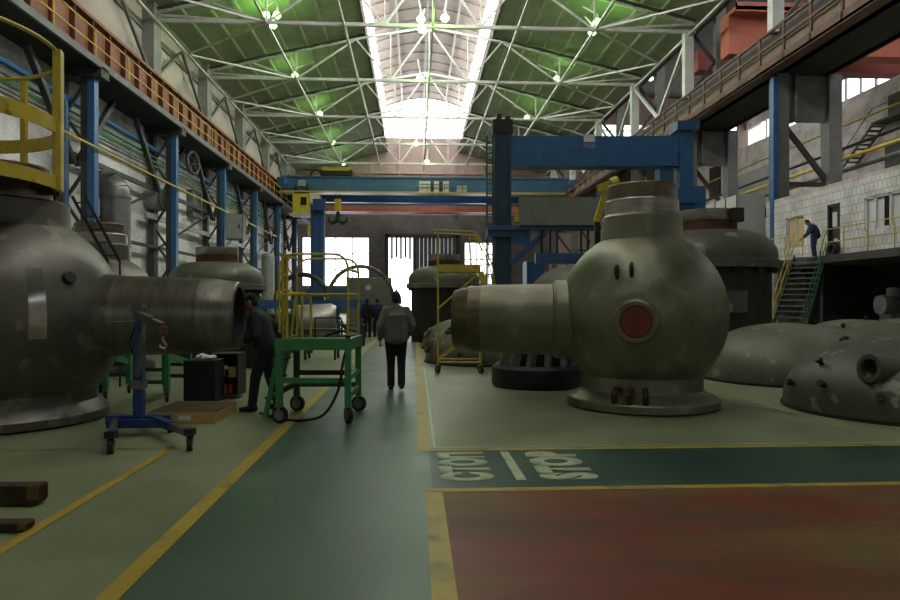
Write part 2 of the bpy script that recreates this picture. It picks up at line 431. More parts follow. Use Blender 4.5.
# ---- walls
hall(True)
def struct(o, label, cat, group=None): return tag(o, label, cat, group, 'structure')
w = MB()
w.bb(-11.4, -10.35, Y0, Y1, 0, 8.3)
struct(w.build('wall_left', M['wallwhite']), 'white painted brick wall behind the blue columns', 'wall')
w = MB(); w.bb(-10.7, -10.4, Y0, Y1, 8.6, 14.5)
w.bb(-11.4, -10.4, Y0, Y1, 8.5, 8.7)
struct(w.build('wall_left_upper', M['panel']), 'grey panel wall above the crane runway', 'wall')
w = MB()
for z in (10.5, 12.0, 13.2): w.bb(-10.4, -10.33, Y0, Y1, z, z + .12)
struct(w.build('trim_1', M['greysteel']), 'dark horizontal rails along the upper panel wall', 'trim')
# end wall with its openings
ew = MB()
def ewb(x0, x1, z0, z1): ew.bb(x0, x1, Y1, Y1 + .4, z0, z1)
WX = [(-9.9, -4.05, 3.0, 7.3), (-2.65, 3.9, 0, 7.6), (4.4, 7.6, 2.4, 6.9)]
ewb(-11.4, WX[0][0], 0, 16); ewb(WX[0][1], WX[1][0], 0, 7.6); ewb(WX[0][0], WX[0][1], 0, WX[0][2]); ewb(WX[0][0], WX[0][1], WX[0][3], 7.6)
ewb(WX[1][1], WX[2][0], 0, 7.6); ewb(WX[2][0], WX[2][1], 0, WX[2][2]); ewb(WX[2][0], WX[2][1], WX[2][3], 7.6); ewb(WX[2][1], 12, 0, 7.6)
ewb(WX[0][0], 12, 7.6, 9.3)
struct(ew.build('wall_far', M['endwall']), 'dark brown end wall with a tall gate', 'wall')
ew = MB(); ew.bb(-9.9, 12, Y1 - .02, Y1 + .4, 9.3, 17.5); ew.bb(-11.4, -9.9, Y1 - .02, Y1 + .4, 9.3, 17.5)
struct(ew.build('wall_far_upper', M['pink']), 'pinkish plastered end wall above the cranes', 'wall')
ew = MB()
for i in range(9): ew.bb(-9 + i * 2.5, -8.8 + i * 2.5, Y1 - .2, Y1 - .02, 9.3, 16)
ew.bb(-11, 12, Y1 - .25, Y1 - .02, 12.9, 13.1)
struct(ew.build('trim_2', M['pink']), 'plaster ribs on the pinkish end wall', 'trim')
ew = MB(); ew.bb(-12, 32, Y0 - .3, Y0, 0, 3); ew.bb(-12, 32, Y0 - .3, Y0, 13, 20); ew.bb(-12, -9, Y0 - .3, Y0, 3, 13); ew.bb(11, 32, Y0 - .3, Y0, 3, 13)
struct(ew.build('wall_rear', M['panel']), 'grey wall behind the camera', 'wall')

def window(name, x0, x1, z0, z1, y, nx, nz, label, m=None, fm=None, t=.09):
    r = empty(name, ((x0 + x1) / 2, y, z0), label=label, cat='window', kind='structure')
    hx = (x1 - x0) / 2; h = z1 - z0
    f = MB()
    for i in range(nx + 1): x = -hx + 2 * hx * i / nx; f.bb(x - t / 2, x + t / 2, -.1, .02, 0, h)
    for k in range(nz + 1): z = h * k / nz; f.bb(-hx, hx, -.08, .0, z - t / 2, z + t / 2)
    f.build('window_frame', fm or M['greysteel'], r, smooth=0)
    g = MB(); g.bb(-hx, hx, .06, .09, 0, h); g.build('pane', m or M['farwin'], r, smooth=0)
    return r
window('window_1', *WX[0], Y1 + .1, 4, 3, 'tall daylit steel window in the end wall beside the gate')
window('window_2', *WX[2], Y1 + .1, 3, 3, 'daylit window in the end wall behind the yellow ladder platform')
window('rear_fill_window', -9, 11, 3, 13, Y0 - .1, 9, 6, 'added unseen glowing window behind the camera that brightens the hall', M['rearfill'])  # added fill light, out of view, shaped as a window
# the gate: a lit opening hung with strips, and closed grey leaves
gt = empty('door_1', ((WX[1][0] + WX[1][1]) / 2, Y1, 0), label='tall gate in the end wall, one leaf open to daylight', cat='gate', kind='structure')
g = MB(); hw = (WX[1][1] - WX[1][0]) / 2
g.bb(-hw, -hw + .3, -.15, .3, 0, 7.6); g.bb(hw - .3, hw, -.15, .3, 0, 7.6); g.bb(-hw, hw, -.15, .3, 7.3, 7.6); g.bb(-hw + 2.45, -hw + 2.7, -.15, .3, 0, 7.3)
g.build('gate_frame', M['darksteel'], gt, smooth=0)
g = MB(); x = -hw + 2.7
while x < hw - .3: g.bb(x, x + .34, -.05 + .06 * (int(x * 9) % 2), .05 + .06 * (int(x * 9) % 2), 0, 7.3); x += .36
g.build('gate_leaf', M['strip'], gt, smooth=0)
g = MB(); g.bb(-hw + .3, -hw + 2.45, .5, .54, 0, 7.3)
g.build('pane', M['farwin'], gt, smooth=0)
for i in range(5):
    g = MB(); x = -hw + .5 + i * .4; g.bb(x, x + .2, .1, .14, 5.4 + .15 * (i % 2), 7.3)
    g.build('curtain_strip', M['strip'], gt, smooth=0)

# ---- roof
def dz(X): return 12.95 + .24 * (X + 10.3) if X < 0.7 else 12.95 + .24 * (11.7 - X)
LX0, LX1 = -2.4, 3.8
def deck(name, xa, xb, label):
    b = MB(); n = 9; Xs = []; pitch = (xb - xa) / n
    prof = []
    for i in range(n):
        x = xa + pitch * i
        prof += [(x, 0.0), (x + pitch * .14, 0.0), (x + pitch * .18, .10), (x + pitch * .96, .10)]
    prof.append((xb, 0))
    vs = []; fs = []
    for (x, dzz) in prof:
        z = dz(x) + dzz
        vs += [(x, Y0, z), (x, Y1, z), (x, Y0, z + .3), (x, Y1, z + .3)]
    for i in range(len(prof) - 1):
        a = i * 4; c = a + 4
        fs += [(a, a + 1, c + 1, c), (a + 2, c + 2, c + 3, a + 3)]
    b.add(vs, fs)
    return struct(b.build(name, M['deck'], smooth=0), label, 'ceiling')
deck('ceiling_left', -11.4, LX0, 'ribbed roof deck between the skylight and the panel wall')
deck('ceiling_right', LX1, 11.7, 'ribbed roof deck between the skylight and the brown walkway')
# scalloped edge strips of the deck over each truss
YS = -4.0  # skylight cut short behind the camera to keep the near floor darker
sk = empty('ceiling_skylight', ((LX0 + LX1) / 2, 0, dz(LX0)), label='long pale skylight running down the middle of the roof', cat='skylight', kind='structure')
hx = (LX1 - LX0) / 2; YE = 53.0
b = MB(); b.bb(-hx - .12, -hx, YS, YE, -.15, .55); b.bb(hx, hx + .12, YS, YE, -.15, .55); b.build('kerb', M['lantern'], sk, smooth=0)
for s in (-1, 1):
    b = MB(); b.bb(s * hx - .03, s * hx + .03, YS, YE, .55, 2.35); b.build('pane', M['skywin'], sk, smooth=0)
    b = MB(); y = YS
    while y < YE: b.bb(s * (hx - .06) - .04, s * (hx - .06) + .04, y, y + .07, .5, 2.4); y += 1.3
    b.bb(s * (hx - .06) - .04, s * (hx - .06) + .04, YS, YE, 1.42, 1.5)
    b.build('mullion', M['truss'], sk, smooth=0)
b = MB(); k = 14
pr = [(-hx - .1 + (2 * hx + .2) * i / k, 2.35 + .75 * math.sin(PI * i / k)) for i in range(k + 1)]
vs = []; fs = []
for (x, z) in pr: vs += [(x, YS, z), (x, YE + .1, z), (x, YS, z + .15), (x, YE + .1, z + .15)]
for i in range(k): a = 4 * i; fs += [(a, a + 1, a + 5, a + 4), (a + 2, a + 6, a + 7, a + 3)]
b.add(vs, fs); b.build('vault', M['lantern'], sk, smooth=60)
b = MB()
for yy in [YS + 1.625 * i for i in range(42)]:
    if yy < YE: b.tube([(x, yy, z - .04) for x, z in pr], .035, 6)
b.build('vault_rib', M['lantern'], sk, smooth=0)
for x in (-1.7, .0, 1.7):
    b = MB(); zz = 2.35 + .75 * math.cos(x / (2 * hx + .2) * PI) - .1; b.bb(x - .05, x + .05, YS, YE, zz - .12, zz); b.build('vault_purlin', M['greysteel'], sk, smooth=0)
b = MB(); b.add([(-hx, YE, -.1), (hx, YE, -.1)] + [(x, YE, z) for x, z in reversed(pr)], [tuple(range(2 + len(pr)))]); b.build('end_pane', M['farwin'], sk, smooth=0)
b = MB()
for i in range(1, 6): x = -hx + 2 * hx * i / 6; b.bb(x - .04, x + .04, YE - .1, YE, -.1, 3.0)
for z in (.6, 1.5): b.bb(-hx, hx, YE - .1, YE, z, z + .07)
b.build('end_mullion', M['truss'], sk, smooth=0)

b = MB(); b.bb(LX0, LX1, Y0, YS, dz(LX0), dz(LX0) + .3)  # unseen deck in place of glazing, holds light off the near floor
struct(b.build('ceiling_ridge', M['deck'], smooth=0), 'unseen roof deck closing the ridge where the skylight is cut short', 'ceiling')
# ---- roof trusses
ORD = ['nearest to the red bay', 'second in from the red bay', 'third in, over the green trolley', 'fourth in, towards the end wall', 'last before the end wall']
def truss(Y, label):
    r = empty('roof_truss', (0, Y, ZC), label=label, cat='roof truss', kind='structure')
    xl, xr = -10.3, 11.3; C = .7
    def rel(X): return dz(X) - ZC - .22
    top = [(xl, rel(xl)), (-8.0, rel(-8.0)), (-5.8, rel(-5.8)), (-2.9, rel(-2.9)), (C, rel(-2.9) + .65), (4.3, rel(4.3)), (7.2, rel(7.2)), (9.4, rel(9.4)), (xr, rel(xr))]
    bot = [xl, -5.8, -1.2, C, 2.6, 7.2, xr]
    b = MB(); b.beam((xl, 0, 0), (xr, 0, 0), .13, .13); b.build('bottom_chord', M['truss'], r, smooth=0)
    b = MB()
    for a, c in zip(top, top[1:]): b.beam((a[0], 0, a[1]), (c[0], 0, c[1]), .10, .10)
    b.build('top_chord', M['truss'], r, smooth=0)
    web = [(0, 1), (1, 1), (2, 1), (3, 1), (3, 2), (4, 2), (4, 4), (5, 4), (5, 5), (6, 5), (7, 5), (8, 5)]
    for ti, bi in web:
        b = MB(); b.beam((top[ti][0], 0, top[ti][1]), (bot[bi], 0, 0), .075, .075); b.build('brace', M['truss'], r, smooth=0)
    b = MB(); b.beam((C, 0, 0), (C, 0, top[4][1]), .07, .07); b.build('post', M['truss'], r, smooth=0)
    for X in (-1.2, 2.6):
        b = MB(); b.beam((X, 0, 0), (X, 0, rel(-2.9) + .35), .055, .055); b.build('post', M['truss'], r, smooth=0)
    for X in (-5.8, 7.2, C):
        b = MB(); b.bb(X - .12, X + .12, -.02, .02, -.08, .12); b.build('gusset_plate', M['truss'], r, smooth=0)
    # scalloped deck edge that sits on the truss
    b = MB()
    for xa, xb in ((xl, LX0), (LX1, xr)):
        n = 9
        for i in range(n):
            x0 = xa + (xb - xa) * i / n; x1 = xa + (xb - xa) * (i + 1) / n; xm = (x0 + x1) / 2
            b.add([(x0, -.1, rel(x0) + .02), (xm, -.1, rel(xm) + .14), (x1, -.1, rel(x1) + .02), (x1, -.1, rel(x1) + .17), (x0, -.1, rel(x0) + .17),
                   (x0, .1, rel(x0) + .02), (xm, .1, rel(xm) + .14), (x1, .1, rel(x1) + .02), (x1, .1, rel(x1) + .17), (x0, .1, rel(x0) + .17)],
                  [(0, 1, 2, 3, 4), (9, 8, 7, 6, 5), (0, 5, 6, 1), (1, 6, 7, 2)])
    b.build('scalloped_edge', M['deckdark'], r, smooth=0)
    return r
for k, Y in enumerate(FR[1:]): truss(Y, 'pale steel roof truss spanning the hall, ' + ORD[k])
# ties along the hall
for X, Z, nm in ((-5.8, ZC + .02, 'over the row of lamps by the panel wall'), (-2.8, ZC + .02, 'below the skylight edge on the panel wall side'), (.7, ZC + .02, 'along the middle of the skylight'),
                 (4.1, ZC + .02, 'below the skylight edge on the walkway side'), (7.2, ZC + .02, 'over the row of lamps by the brown walkway'), (XR, ZC - .15, 'along the white columns at the eaves'), (-9.9, ZC - .1, 'along the panel wall at the eaves')):
    b = MB(); b.beam((X, FR[1] - 9, Z), (X, FR[-1] + 3, Z), .085, .085)
    struct(b.build('roof_tie', M['truss'], smooth=0), 'pale roof tie running lengthwise ' + nm, 'roof tie')
# plan braces between the eaves and the lamp-row ties
WHERE = ['first bay', 'second bay', 'third bay', 'fourth bay', 'fifth bay']
for k in range(5):
    ya = FR[k]; yb = FR[k + 1]; ym = (ya + yb) / 2
    for side, xa, xb in (('walkway', 7.2, XR), ('panel wall', -5.8, -9.9)):
        for (y0, y1, nm) in ((yb, ym, 'forward'), (ya, ym, 'backward')):
            b = MB(); b.beam((xa, y0, ZC), (xb, y1, ZC - .1), .07, .07)
            struct(b.build('roof_brace', M['truss'], smooth=0), f'pale slanting roof brace on the {side} side, {WHERE[k]}, raking {nm}', 'roof brace')

# ---- lamps
def lamp(loc, arm, label, m=None):
    r = empty('hall_lamp', loc, label=label, cat='lamp', group='green glowing roof lamps')
    b = MB(); b.lathe([(.0, .30), (.05, .30), (.06, .12), (.08, .07), (.07, .05), (.0, .05)], 16); b.build('housing', M['whitecol'], r)
    b = MB(); b.sphere((0, 0, -.05), .15, 12, 8, (1, 1, .85)); b.build('bulb', m or M['lamp'], r)
    b = MB(); b.tube([(0, 0, .28), arm], .035, 6); b.build('arm', M['truss'], r)
    return r
def lampat(px, py, d, arm, label, m=None): return lamp(W(px, py, d), arm, label, m)
lampat(266, 14, 26.8, (.3, .3, .7), 'green lamp on the panel wall side, first of the trio at the near truss')
lampat(277, 14, 26.8, (-.1, .3, .7), 'green lamp on the panel wall side, second of the trio at the near truss')
lampat(273, 24, 27.2, (.1, .3, .6), 'green lamp on the panel wall side, lowest of the trio at the near truss')
lampat(295, 74, 34.0, (.9, .3, .75), 'green lamp on the panel wall side at the second truss')
lampat(320, 113, 41.2, (.9, .3, .75), 'green lamp on the panel wall side at the third truss')
lampat(333, 142, 48.6, (.9, .3, .75), 'green lamp on the panel wall side at the fourth truss')
lampat(343, 163, 54.5, (.9, .3, .8), 'green lamp over the crane trolley by the end wall')
lampat(597, 21, 26.8, (-.5, .3, .7), 'green lamp on the walkway side, upper of the pair at the near truss')
lampat(592, 31, 27.2, (-.2, .3, .7), 'green lamp on the walkway side, lower of the pair at the near truss')
lampat(557, 78, 34.0, (-.9, .3, .75), 'green lamp over the blue gantry at the second truss')
lampat(527, 117, 41.2, (-.8, .3, .75), 'green lamp above the gantry mast at the third truss')
lampat(421, 18, 25.0, (-.1, .5, 1.0), 'green lamp under the skylight at the near truss, on the panel wall side')
lampat(445, 17, 25.0, (.1, .5, 1.0), 'green lamp under the skylight at the near truss, beside the longitudinal tie')
lampat(422, 28, 25.3, (.1, .4, .9), 'green lamp under the skylight, lowest at the near truss')
lampat(420, 77, 31.6, (-.1, .5, 1.0), 'green lamp under the skylight at the second truss')
lampat(432, 117, 38, (.1, .5, 1.0), 'green lamp under the skylight at the third truss')
lampat(416, 143, 45, (.1, .5, 1.0), 'green lamp under the skylight at the fourth truss')
lampat(427, 161, 51.5, (.1, .4, 1.0), 'green lamp under the skylight by the pink end wall')

# ---- columns, runways
def lbl(k): return ['first', 'second', 'third', 'fourth', 'fifth', 'sixth'][k]
for k, Y in enumerate(FR):
    c = empty('column', (XL, Y, 0), label=f'blue steel column against the white brick wall, {lbl(k)} down the hall', cat='column', kind='structure')
    b = MB(); b.bb(-.10, .10, -.13, .13, 0, 8.3); b.build('shaft', M['blue'], c, smooth=0)
    b = MB(); b.bb(-.30, -.10, -.10, .10, 0, 8.3); b.bb(-.95, -.74, -.14, .14, 0, 8.2); b.build('rear_shaft', M['darksteel'], c, smooth=0)
    for i in range(6):
        b = MB(); z = .8 + i * 1.25; s = (-.78, 0) if i % 2 else (0, -.78)
        b.beam((s[0], 0, z), (s[1], 0, z + 1.2), .08, .08); b.build('lacing', M['darksteel'], c, smooth=0)
    b = MB(); b.bb(-1.1, .35, -.25, .25, 8.05, 8.35); b.build('cap', M['darksteel'], c, smooth=0)
    for s in (-1, 1):
        b = MB(); b.beam((-.5, s * .1, 5.6), (-.5, s * 2.4, 8.1), .16, .16); b.build('knee_brace', M['darksteel'], c, smooth=0)
    p = empty('pilaster', (-10.2, Y, 8.5), label=f'grey upper pilaster on the panel wall, {lbl(k)} down the hall', cat='pilaster', kind='structure')
    b = MB(); b.bb(-.25, .25, -.35, .35, 0, 4.6); b.build('shaft', M['pilaster'], p, smooth=0)
for k in range(5):
    b = MB(); y0, y1 = FR[k], FR[k + 1]
    X = -10.15
    b.beam((X, y0, 10.2), (X, (y0 + y1) / 2, 12.5), .1, .1); b.beam((X, y1, 10.2), (X, (y0 + y1) / 2, 12.5), .1, .1)
    struct(b.build('wall_brace', M['greysteel'], smooth=0), f'grey V brace between upper pilasters, {WHERE[k]}', 'brace')
    for zz, tt in ((5.9, .22), (3.7, .16)):
        b = MB(); b.beam((-9.95, y0, zz), (-9.95, y1, zz), .1, tt * .7)
        struct(b.build('wall_strut', M['darksteel'], smooth=0), f'dark strut between blue columns, {WHERE[k]}, {"upper" if zz > 5 else "lower"}', 'strut')
    b = MB(); b.beam((-9.9, y0, 3.7), (-9.9, y1, 5.9), .07, .07)
    b.beam((-9.9, y1, .6), (-9.9, y0, 3.7), .07, .07)
    struct(b.build('wall_brace', M['darksteel'], smooth=0), f'dark zigzag brace behind blue columns, {WHERE[k]}', 'brace')

YA, YB = 4.0, 57.5
rw = empty('crane_runway', (-9.5, 0, 8.35), label='long red oxide crane girder with yellow railed walkway on the white wall side', cat='crane runway', kind='structure')
b = MB(); b.bb(-.30, -.22, YA, YB, .1, 1.7); b.bb(-.45, -.05, YA, YB, 0, .1); b.bb(-.45, -.05, YA, YB, 1.65, 1.75); b.build('girder', M['browng'], rw, smooth=0)
b = MB(); y = YA
while y < YB: b.bb(-.22, -.07, y, y + .05, .1, 1.65); y += 1.08
b.build('stiffener_rib', M['ribred'], rw, smooth=0)
b = MB(); b.bb(-.05, .5, YA, YB, .02, .1); b.bb(.47, .55, YA, YB, -.06, .14); b.build('walkway', M['greysteel'], rw, smooth=0)
b = MB(); b.bb(-1.2, .46, YA, YB, -.06, .01); b.build('soffit', M['soffit'], rw, smooth=0)  # shadow below the walkway is put into this dark colour
for z in (.5, .95):
    b = MB(); b.beam((.48, YA, z), (.48, YB, z), .03, .03); b.build('handrail', M['yellowline'], rw, smooth=0)
y = YA
while y < YB:
    b = MB(); b.bb(.46, .50, y, y + .045, .1, .95); b.build('rail_post', M['yellowline'], rw, smooth=0); y += 2.16
b = MB(); b.bb(-.29, -.21, YA, YB, 1.75, 1.87); b.build('crane_rail', M['darksteel'], rw, smooth=0)

rw = empty('crane_runway', (11.0, 0, 8.5), label='dark crane girder with brown railed walkway on the annex side', cat='crane runway', kind='structure')
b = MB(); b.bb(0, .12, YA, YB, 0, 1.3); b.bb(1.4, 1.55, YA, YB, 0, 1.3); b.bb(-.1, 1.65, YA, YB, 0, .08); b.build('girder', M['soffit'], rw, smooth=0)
b = MB(); b.bb(-.012, .0, YA, YB, .1, 1.1); b.build('web_cover', M['tanweb'], rw, smooth=0)
b = MB(); b.bb(-.5, 0, YA, YB, .0, .08); b.bb(-.5, -.44, YA, YB, -.02, .28); b.build('walkway', M['brownrail'], rw, smooth=0)
for z in (.7, 1.12):
    b = MB(); b.beam((-.47, YA, z), (-.47, YB, z), .07, .07); b.build('handrail', M['brownrail'], rw, smooth=0)
y = YA
while y < YB:
    b = MB(); b.bb(-.5, -.44, y, y + .09, .08, 1.14); b.build('rail_post', M['brownrail'], rw, smooth=0); y += 1.3
b = MB(); b.bb(0.02, .1, YA, YB, 1.3, 1.42); b.build('crane_rail', M['darksteel'], rw, smooth=0)

for k, Y in enumerate(FR):
    c = empty('column', (XR, Y, 0), label=f'laced grey double column under the brown walkway, {lbl(k)} down the hall', cat='column', kind='structure')
    b = MB(); b.ibeam((0.1, 0, 0), (.1, 0, 8.5), .36, .5, .04); b.build('shaft', M['greysteel'], c, smooth=0)
    b = MB(); b.bb(1.55, 1.95, -.22, .22, 0, 8.5); b.build('outer_shaft', M['greysteel'], c, smooth=0)
    b = MB(); b.bb(.3, 1.55, -.06, .06, 7.1, 8.5); b.bb(.5, .6, -.2, .2, 7.1, 8.5); b.build('head_plate', M['greysteel'], c, smooth=0)
    for i, (za, zb) in enumerate(((7.0, 5.3), (5.2, 5.2), (3.6, 5.1), (3.5, 3.5), (3.4, 1.6))):
        b = MB(); b.beam((.25, 0, za), (1.6, 0, zb), .13, .13); b.build('lacing', M['darksteel'], c, smooth=0)
    if k == 0:
        b = MB(); b.bb(-.24, -.1, -.3, -.1, 2.9, 8.4); b.build('blue_strip', M['blue'], c, smooth=0)
    c = empty('column', (XR, Y, 9.8), label=f'white upper column above the brown walkway, {lbl(k)} down the hall', cat='column', kind='structure')
    b = MB(); b.bb(-.18, .18, -.15, .15, 0, 2.7); b.build('shaft', M['whitecol'], c, smooth=0)
    b = MB(); b.bb(1.1, 1.5, -.15, .15, 0, 7); b.build('rear_shaft', M['greysteel'], c, smooth=0)
    b = MB(); b.beam((.2, 0, .3), (1.1, 0, 1.5), .12, .12); b.beam((.2, 0, 2.6), (1.1, 0, 1.5), .12, .12); b.build('lacing', M['darksteel'], c, smooth=0)
for k in range(1, 5):
    y0, y1 = FR[k], FR[k + 1]; ym = (y0 + y1) / 2
    b = MB(); b.beam((XR, y0, 12.3), (XR, ym, 9.9), .14, .14); b.beam((XR, y1, 12.3), (XR, ym, 9.9), .12, .12)
    struct(b.build('wall_brace', M['truss'], smooth=0), f'pale V brace between white columns above the walkway, {WHERE[k]}', 'brace')

# ---- the neighbouring bay on the right
w = MB(); w.bb(30, 30.3, Y0, Y1, 0, 14.8); w.bb(30, 30.3, Y0, Y1, 17.2, 20)
struct(w.build('wall_right', M['wallgrey']), 'far side wall of the neighbouring bay', 'wall')
wr = empty('window_3', (30.1, 30, 14.8), label='long daylit strip window high in the neighbouring bay side wall', cat='window', kind='structure')
b = MB(); b.bb(.08, .12, -14, 26, 0, 2.4); b.build('pane', M['farwin'], wr, smooth=0)
b = MB(); y = -14
while y < 26: b.bb(-.1, .05, y, y + (.5 if int(y) % 6 == 0 else .12), 0, 2.4); y += 1.5
b.build('window_frame', M['greysteel'], wr, smooth=0)
w = MB(); w.bb(12, 30.3, Y1, Y1 + .4, 0, 15.4); w.bb(12, 30.3, Y1, Y1 + .4, 17.6, 20); w.bb(12, 12.9, Y1, Y1 + .4, 15.4, 17.6); w.bb(29.3, 30.3, Y1, Y1 + .4, 15.4, 17.6)
struct(w.build('wall_far_annex', M['pink']), 'end wall of the neighbouring bay', 'wall')
window('window_4', 12.9, 29.3, 15.4, 17.6, Y1 + .1, 9, 4, 'wide daylit window high in the end wall of the neighbouring bay')
bay_fill = empty('skylight', (14.8, 8, 20), label='added unseen glowing roof strip that brightens the neighbouring bay', cat='skylight', kind='structure')
b = MB(); b.bb(-2.6, 2.6, -28, 28, 0, .1); b.build('pane', M['bayfill'], bay_fill, smooth=0)  # added out of view to light the annex front and its bay
w = MB(); w.bb(11.3, 12.2, Y0, Y1, 20, 20.3); w.bb(17.4, 30.3, Y0, Y1, 20, 20.3); w.bb(12.2, 17.4, Y0, -20, 20, 20.3); w.bb(12.2, 17.4, 36, Y1, 20, 20.3)
struct(w.build('ceiling_annex', M['deckdark']), 'roof of the neighbouring bay', 'ceiling')
w = MB(); w.bb(11.7, 11.9, Y0, Y1, 12.9, 20)
struct(w.build('wall_valley', M['deckdark']), 'dark wall above the eaves between two bays', 'wall')
# inner building inside that bay
ib = empty('inner_building', (20, 30, 0), label='pale block building inside the neighbouring bay with outside stair', cat='building', kind='structure')
b = MB(); b.bb(0, 9.9, -22, 16, 0, 11); b.build('wall', M['wallgrey'], ib, smooth=0)
for (yy, z0, hh) in ((-3.6, 9.2, 1.1), (-3.4, 6.9, 1.5)):
    b = MB(); b.bb(-.06, .02, yy - .45, yy + .45, z0, z0 + hh); b.build('door', M['darksteel'], ib, smooth=0)
b = MB(); b.bb(-.7, 0, -9, -3.0, 9.12, 9.2); b.build('landing', M['darksteel'], ib, smooth=0)
st = MB()
for i in range(9): z = 9.1 - i * .15; st.bb(-.65, -.1, -3.0 + i * .2, -2.8 + i * .2, z - .04, z)
st.beam((-.65, -3.0, 9.1), (-.65, -1.1, 7.7), .04, .1); st.beam((-.1, -3.0, 9.1), (-.1, -1.1, 7.7), .04, .1)
st.build('stair', M['darksteel'], ib, smooth=0)
hr = MB(); hr.tube([(-.65, -9, 9.8), (-.65, -3.0, 9.8), (-.65, -1.1, 8.4), (-.65, -1.1, 7.7)], .02, 6); hr.build('handrail', M['darksteel'], ib)
b = MB(); b.bb(-.05, .01, 6, 10, 6.6, 9.4); b.build('recess', M['pilaster'], ib, smooth=0)
b = MB(); b.bb(-.15, .02, 12.2, 13.6, 8.6, 10.6); b.build('window', M['glassdark'], ib, smooth=0)

hall(False)
# annex with white glazed block front over an open undercroft
AX = 17.25; AZ0, AZ1 = 3.4, 6.35; AY0, AY1 = 12.0, 31.6
an = empty('wall_annex', (AX, 0, 0), label='white glazed block office annex above a dark undercroft', cat='annex', kind='structure')
ops = [(28.45, 29.85, 4.05, 5.5), (25.95, 26.8, 3.42, 5.65), (22.2, 24.5, 4.32, 5.6)]
b = MB()
ys = [AY0] + [v for o in sorted(ops) for v in (o[0], o[1])] + [AY1]
for i in range(0, len(ys), 2): b.bb(0, .3, ys[i], ys[i + 1], AZ0, AZ1)
for o in ops: b.bb(0, .3, o[0], o[1], AZ0, o[2]); b.bb(0, .3, o[0], o[1], o[3], AZ1)
b.build('front', M['wallannex'], an, smooth=0)
b = MB(); b.bb(0, 2.5, AY0, AY1, AZ1, AZ1 + .15); b.bb(2.3, 2.5, AY0, AY1, 0, AZ1); b.bb(.3, 2.5, AY1 - .2, AY1, 0, AZ1); b.bb(.3, 2.5, AY0, AY0 + .2, 0, AZ1); b.build('shell', M['wallgrey'], an, smooth=0)
b = MB(); b.bb(-1.4, 2.3, AY0, AY1 - 1.6, AZ0 - .28, AZ0); b.build('balcony_slab', M['darksteel'], an, smooth=0)
b = MB(); b.bb(1.9, 2.1, AY0, AY1, 0, AZ0 - .28); b.bb(-.3, 1.9, 26.6, 26.8, 0, AZ0 - .28); b.build('undercroft_wall', M['soffit'], an, smooth=0)  # undercroft shade painted in with the near-black material
y0, y1, z0, z1 = ops[0]
f = MB()
for a in ((y0, y0 + .07, z0, z1), (y1 - .07, y1, z0, z1), (y0, y1, z0, z0 + .07), (y0, y1, z1 - .07, z1), ((y0 + y1) / 2 - .03, (y0 + y1) / 2 + .03, z0, z1)): f.bb(.05, .15, *a)
f.build('window_frame', M['whitecol'], an, smooth=0)
f = MB(); f.bb(.12, .16, y0, y1, z0, z1); f.build('blind', M['curtain'], an, smooth=0)
y0, y1, z0, z1 = ops[1]
f = MB(); f.bb(.02, .12, y0, y0 + .1, z0, z1); f.bb(.02, .12, y1 - .1, y1, z0, z1); f.bb(.02, .12, y0, y1, z1 - .1, z1); f.bb(.1, .16, y0, y1, z0, z1); f.build('door', M['black'], an, smooth=0)
f = MB(); f.bb(.07, .1, y0 + .3, y0 + .6, z0 + 1.3, z0 + 1.9); f.bb(.07, .1, y0 + .3, y0 + .5, z0 + .4, z0 + .8); f.build('door_glass', M['glasspale'], an, smooth=0)
y0, y1, z0, z1 = ops[2]
f = MB()
for a in ((y0, y0 + .08, z0, z1), (y1 - .08, y1, z0, z1), (y0, y1, z0, z0 + .08), (y0, y1, z1 - .08, z1), (y0 + .9, y0 + 1.0, z0, z1), (y0 + 1.7, y0 + 1.8, z0, z1)): f.bb(.03, .14, *a)
f.build('window_frame', M['whitecol'], an, smooth=0)
f = MB(); f.bb(.12, .15, y0, y1, z0, z1); f.build('pane', M['glasspale'], an, smooth=0)
f = MB(); f.bb(.1, .12, y0 + 1.0, y0 + 1.35, z0 + .1, z1 - .1); f.bb(.1, .12, y0 + .1, y0 + .4, z0 + .1, z1 - .1); f.build('dark_pane', M['glassdark'], an, smooth=0)
bl = empty('balcony_railing', (AX - 1.35, 0, AZ0), label='yellow pipe railing along the annex balcony', cat='railing')
y = AY0
while y < 29.6:
    f = MB(); f.tube([(0, y, 0), (0, y, 1.0)], .022, 6); f.build('rail_post', M['yellowline'], bl); y += 1.3
for z in (.5, 1.0):
    for ya, yb in ((AY0, 25.0), (26.3, 29.5)):
        f = MB(); f.tube([(0, ya, z), (0, yb, z)], .022, 6); f.build('handrail', M['yellowline'], bl)
# tyre leaning by the dark door
t = MB(); mt = Matrix.Translation((AX - .25, 26.05, AZ0 + .335)) @ Matrix.Rotation(math.radians(-78), 4, 'Y')
t.lathe([(.16, -.09), (.30, -.10), (.33, -.05), (.33, .05), (.30, .10), (.16, .09), (.16, -.09)], 28, mt)
tag(t.build('tyre', M['rubber']), 'black tyre leaning on the annex wall beside the dark door', 'tyre')
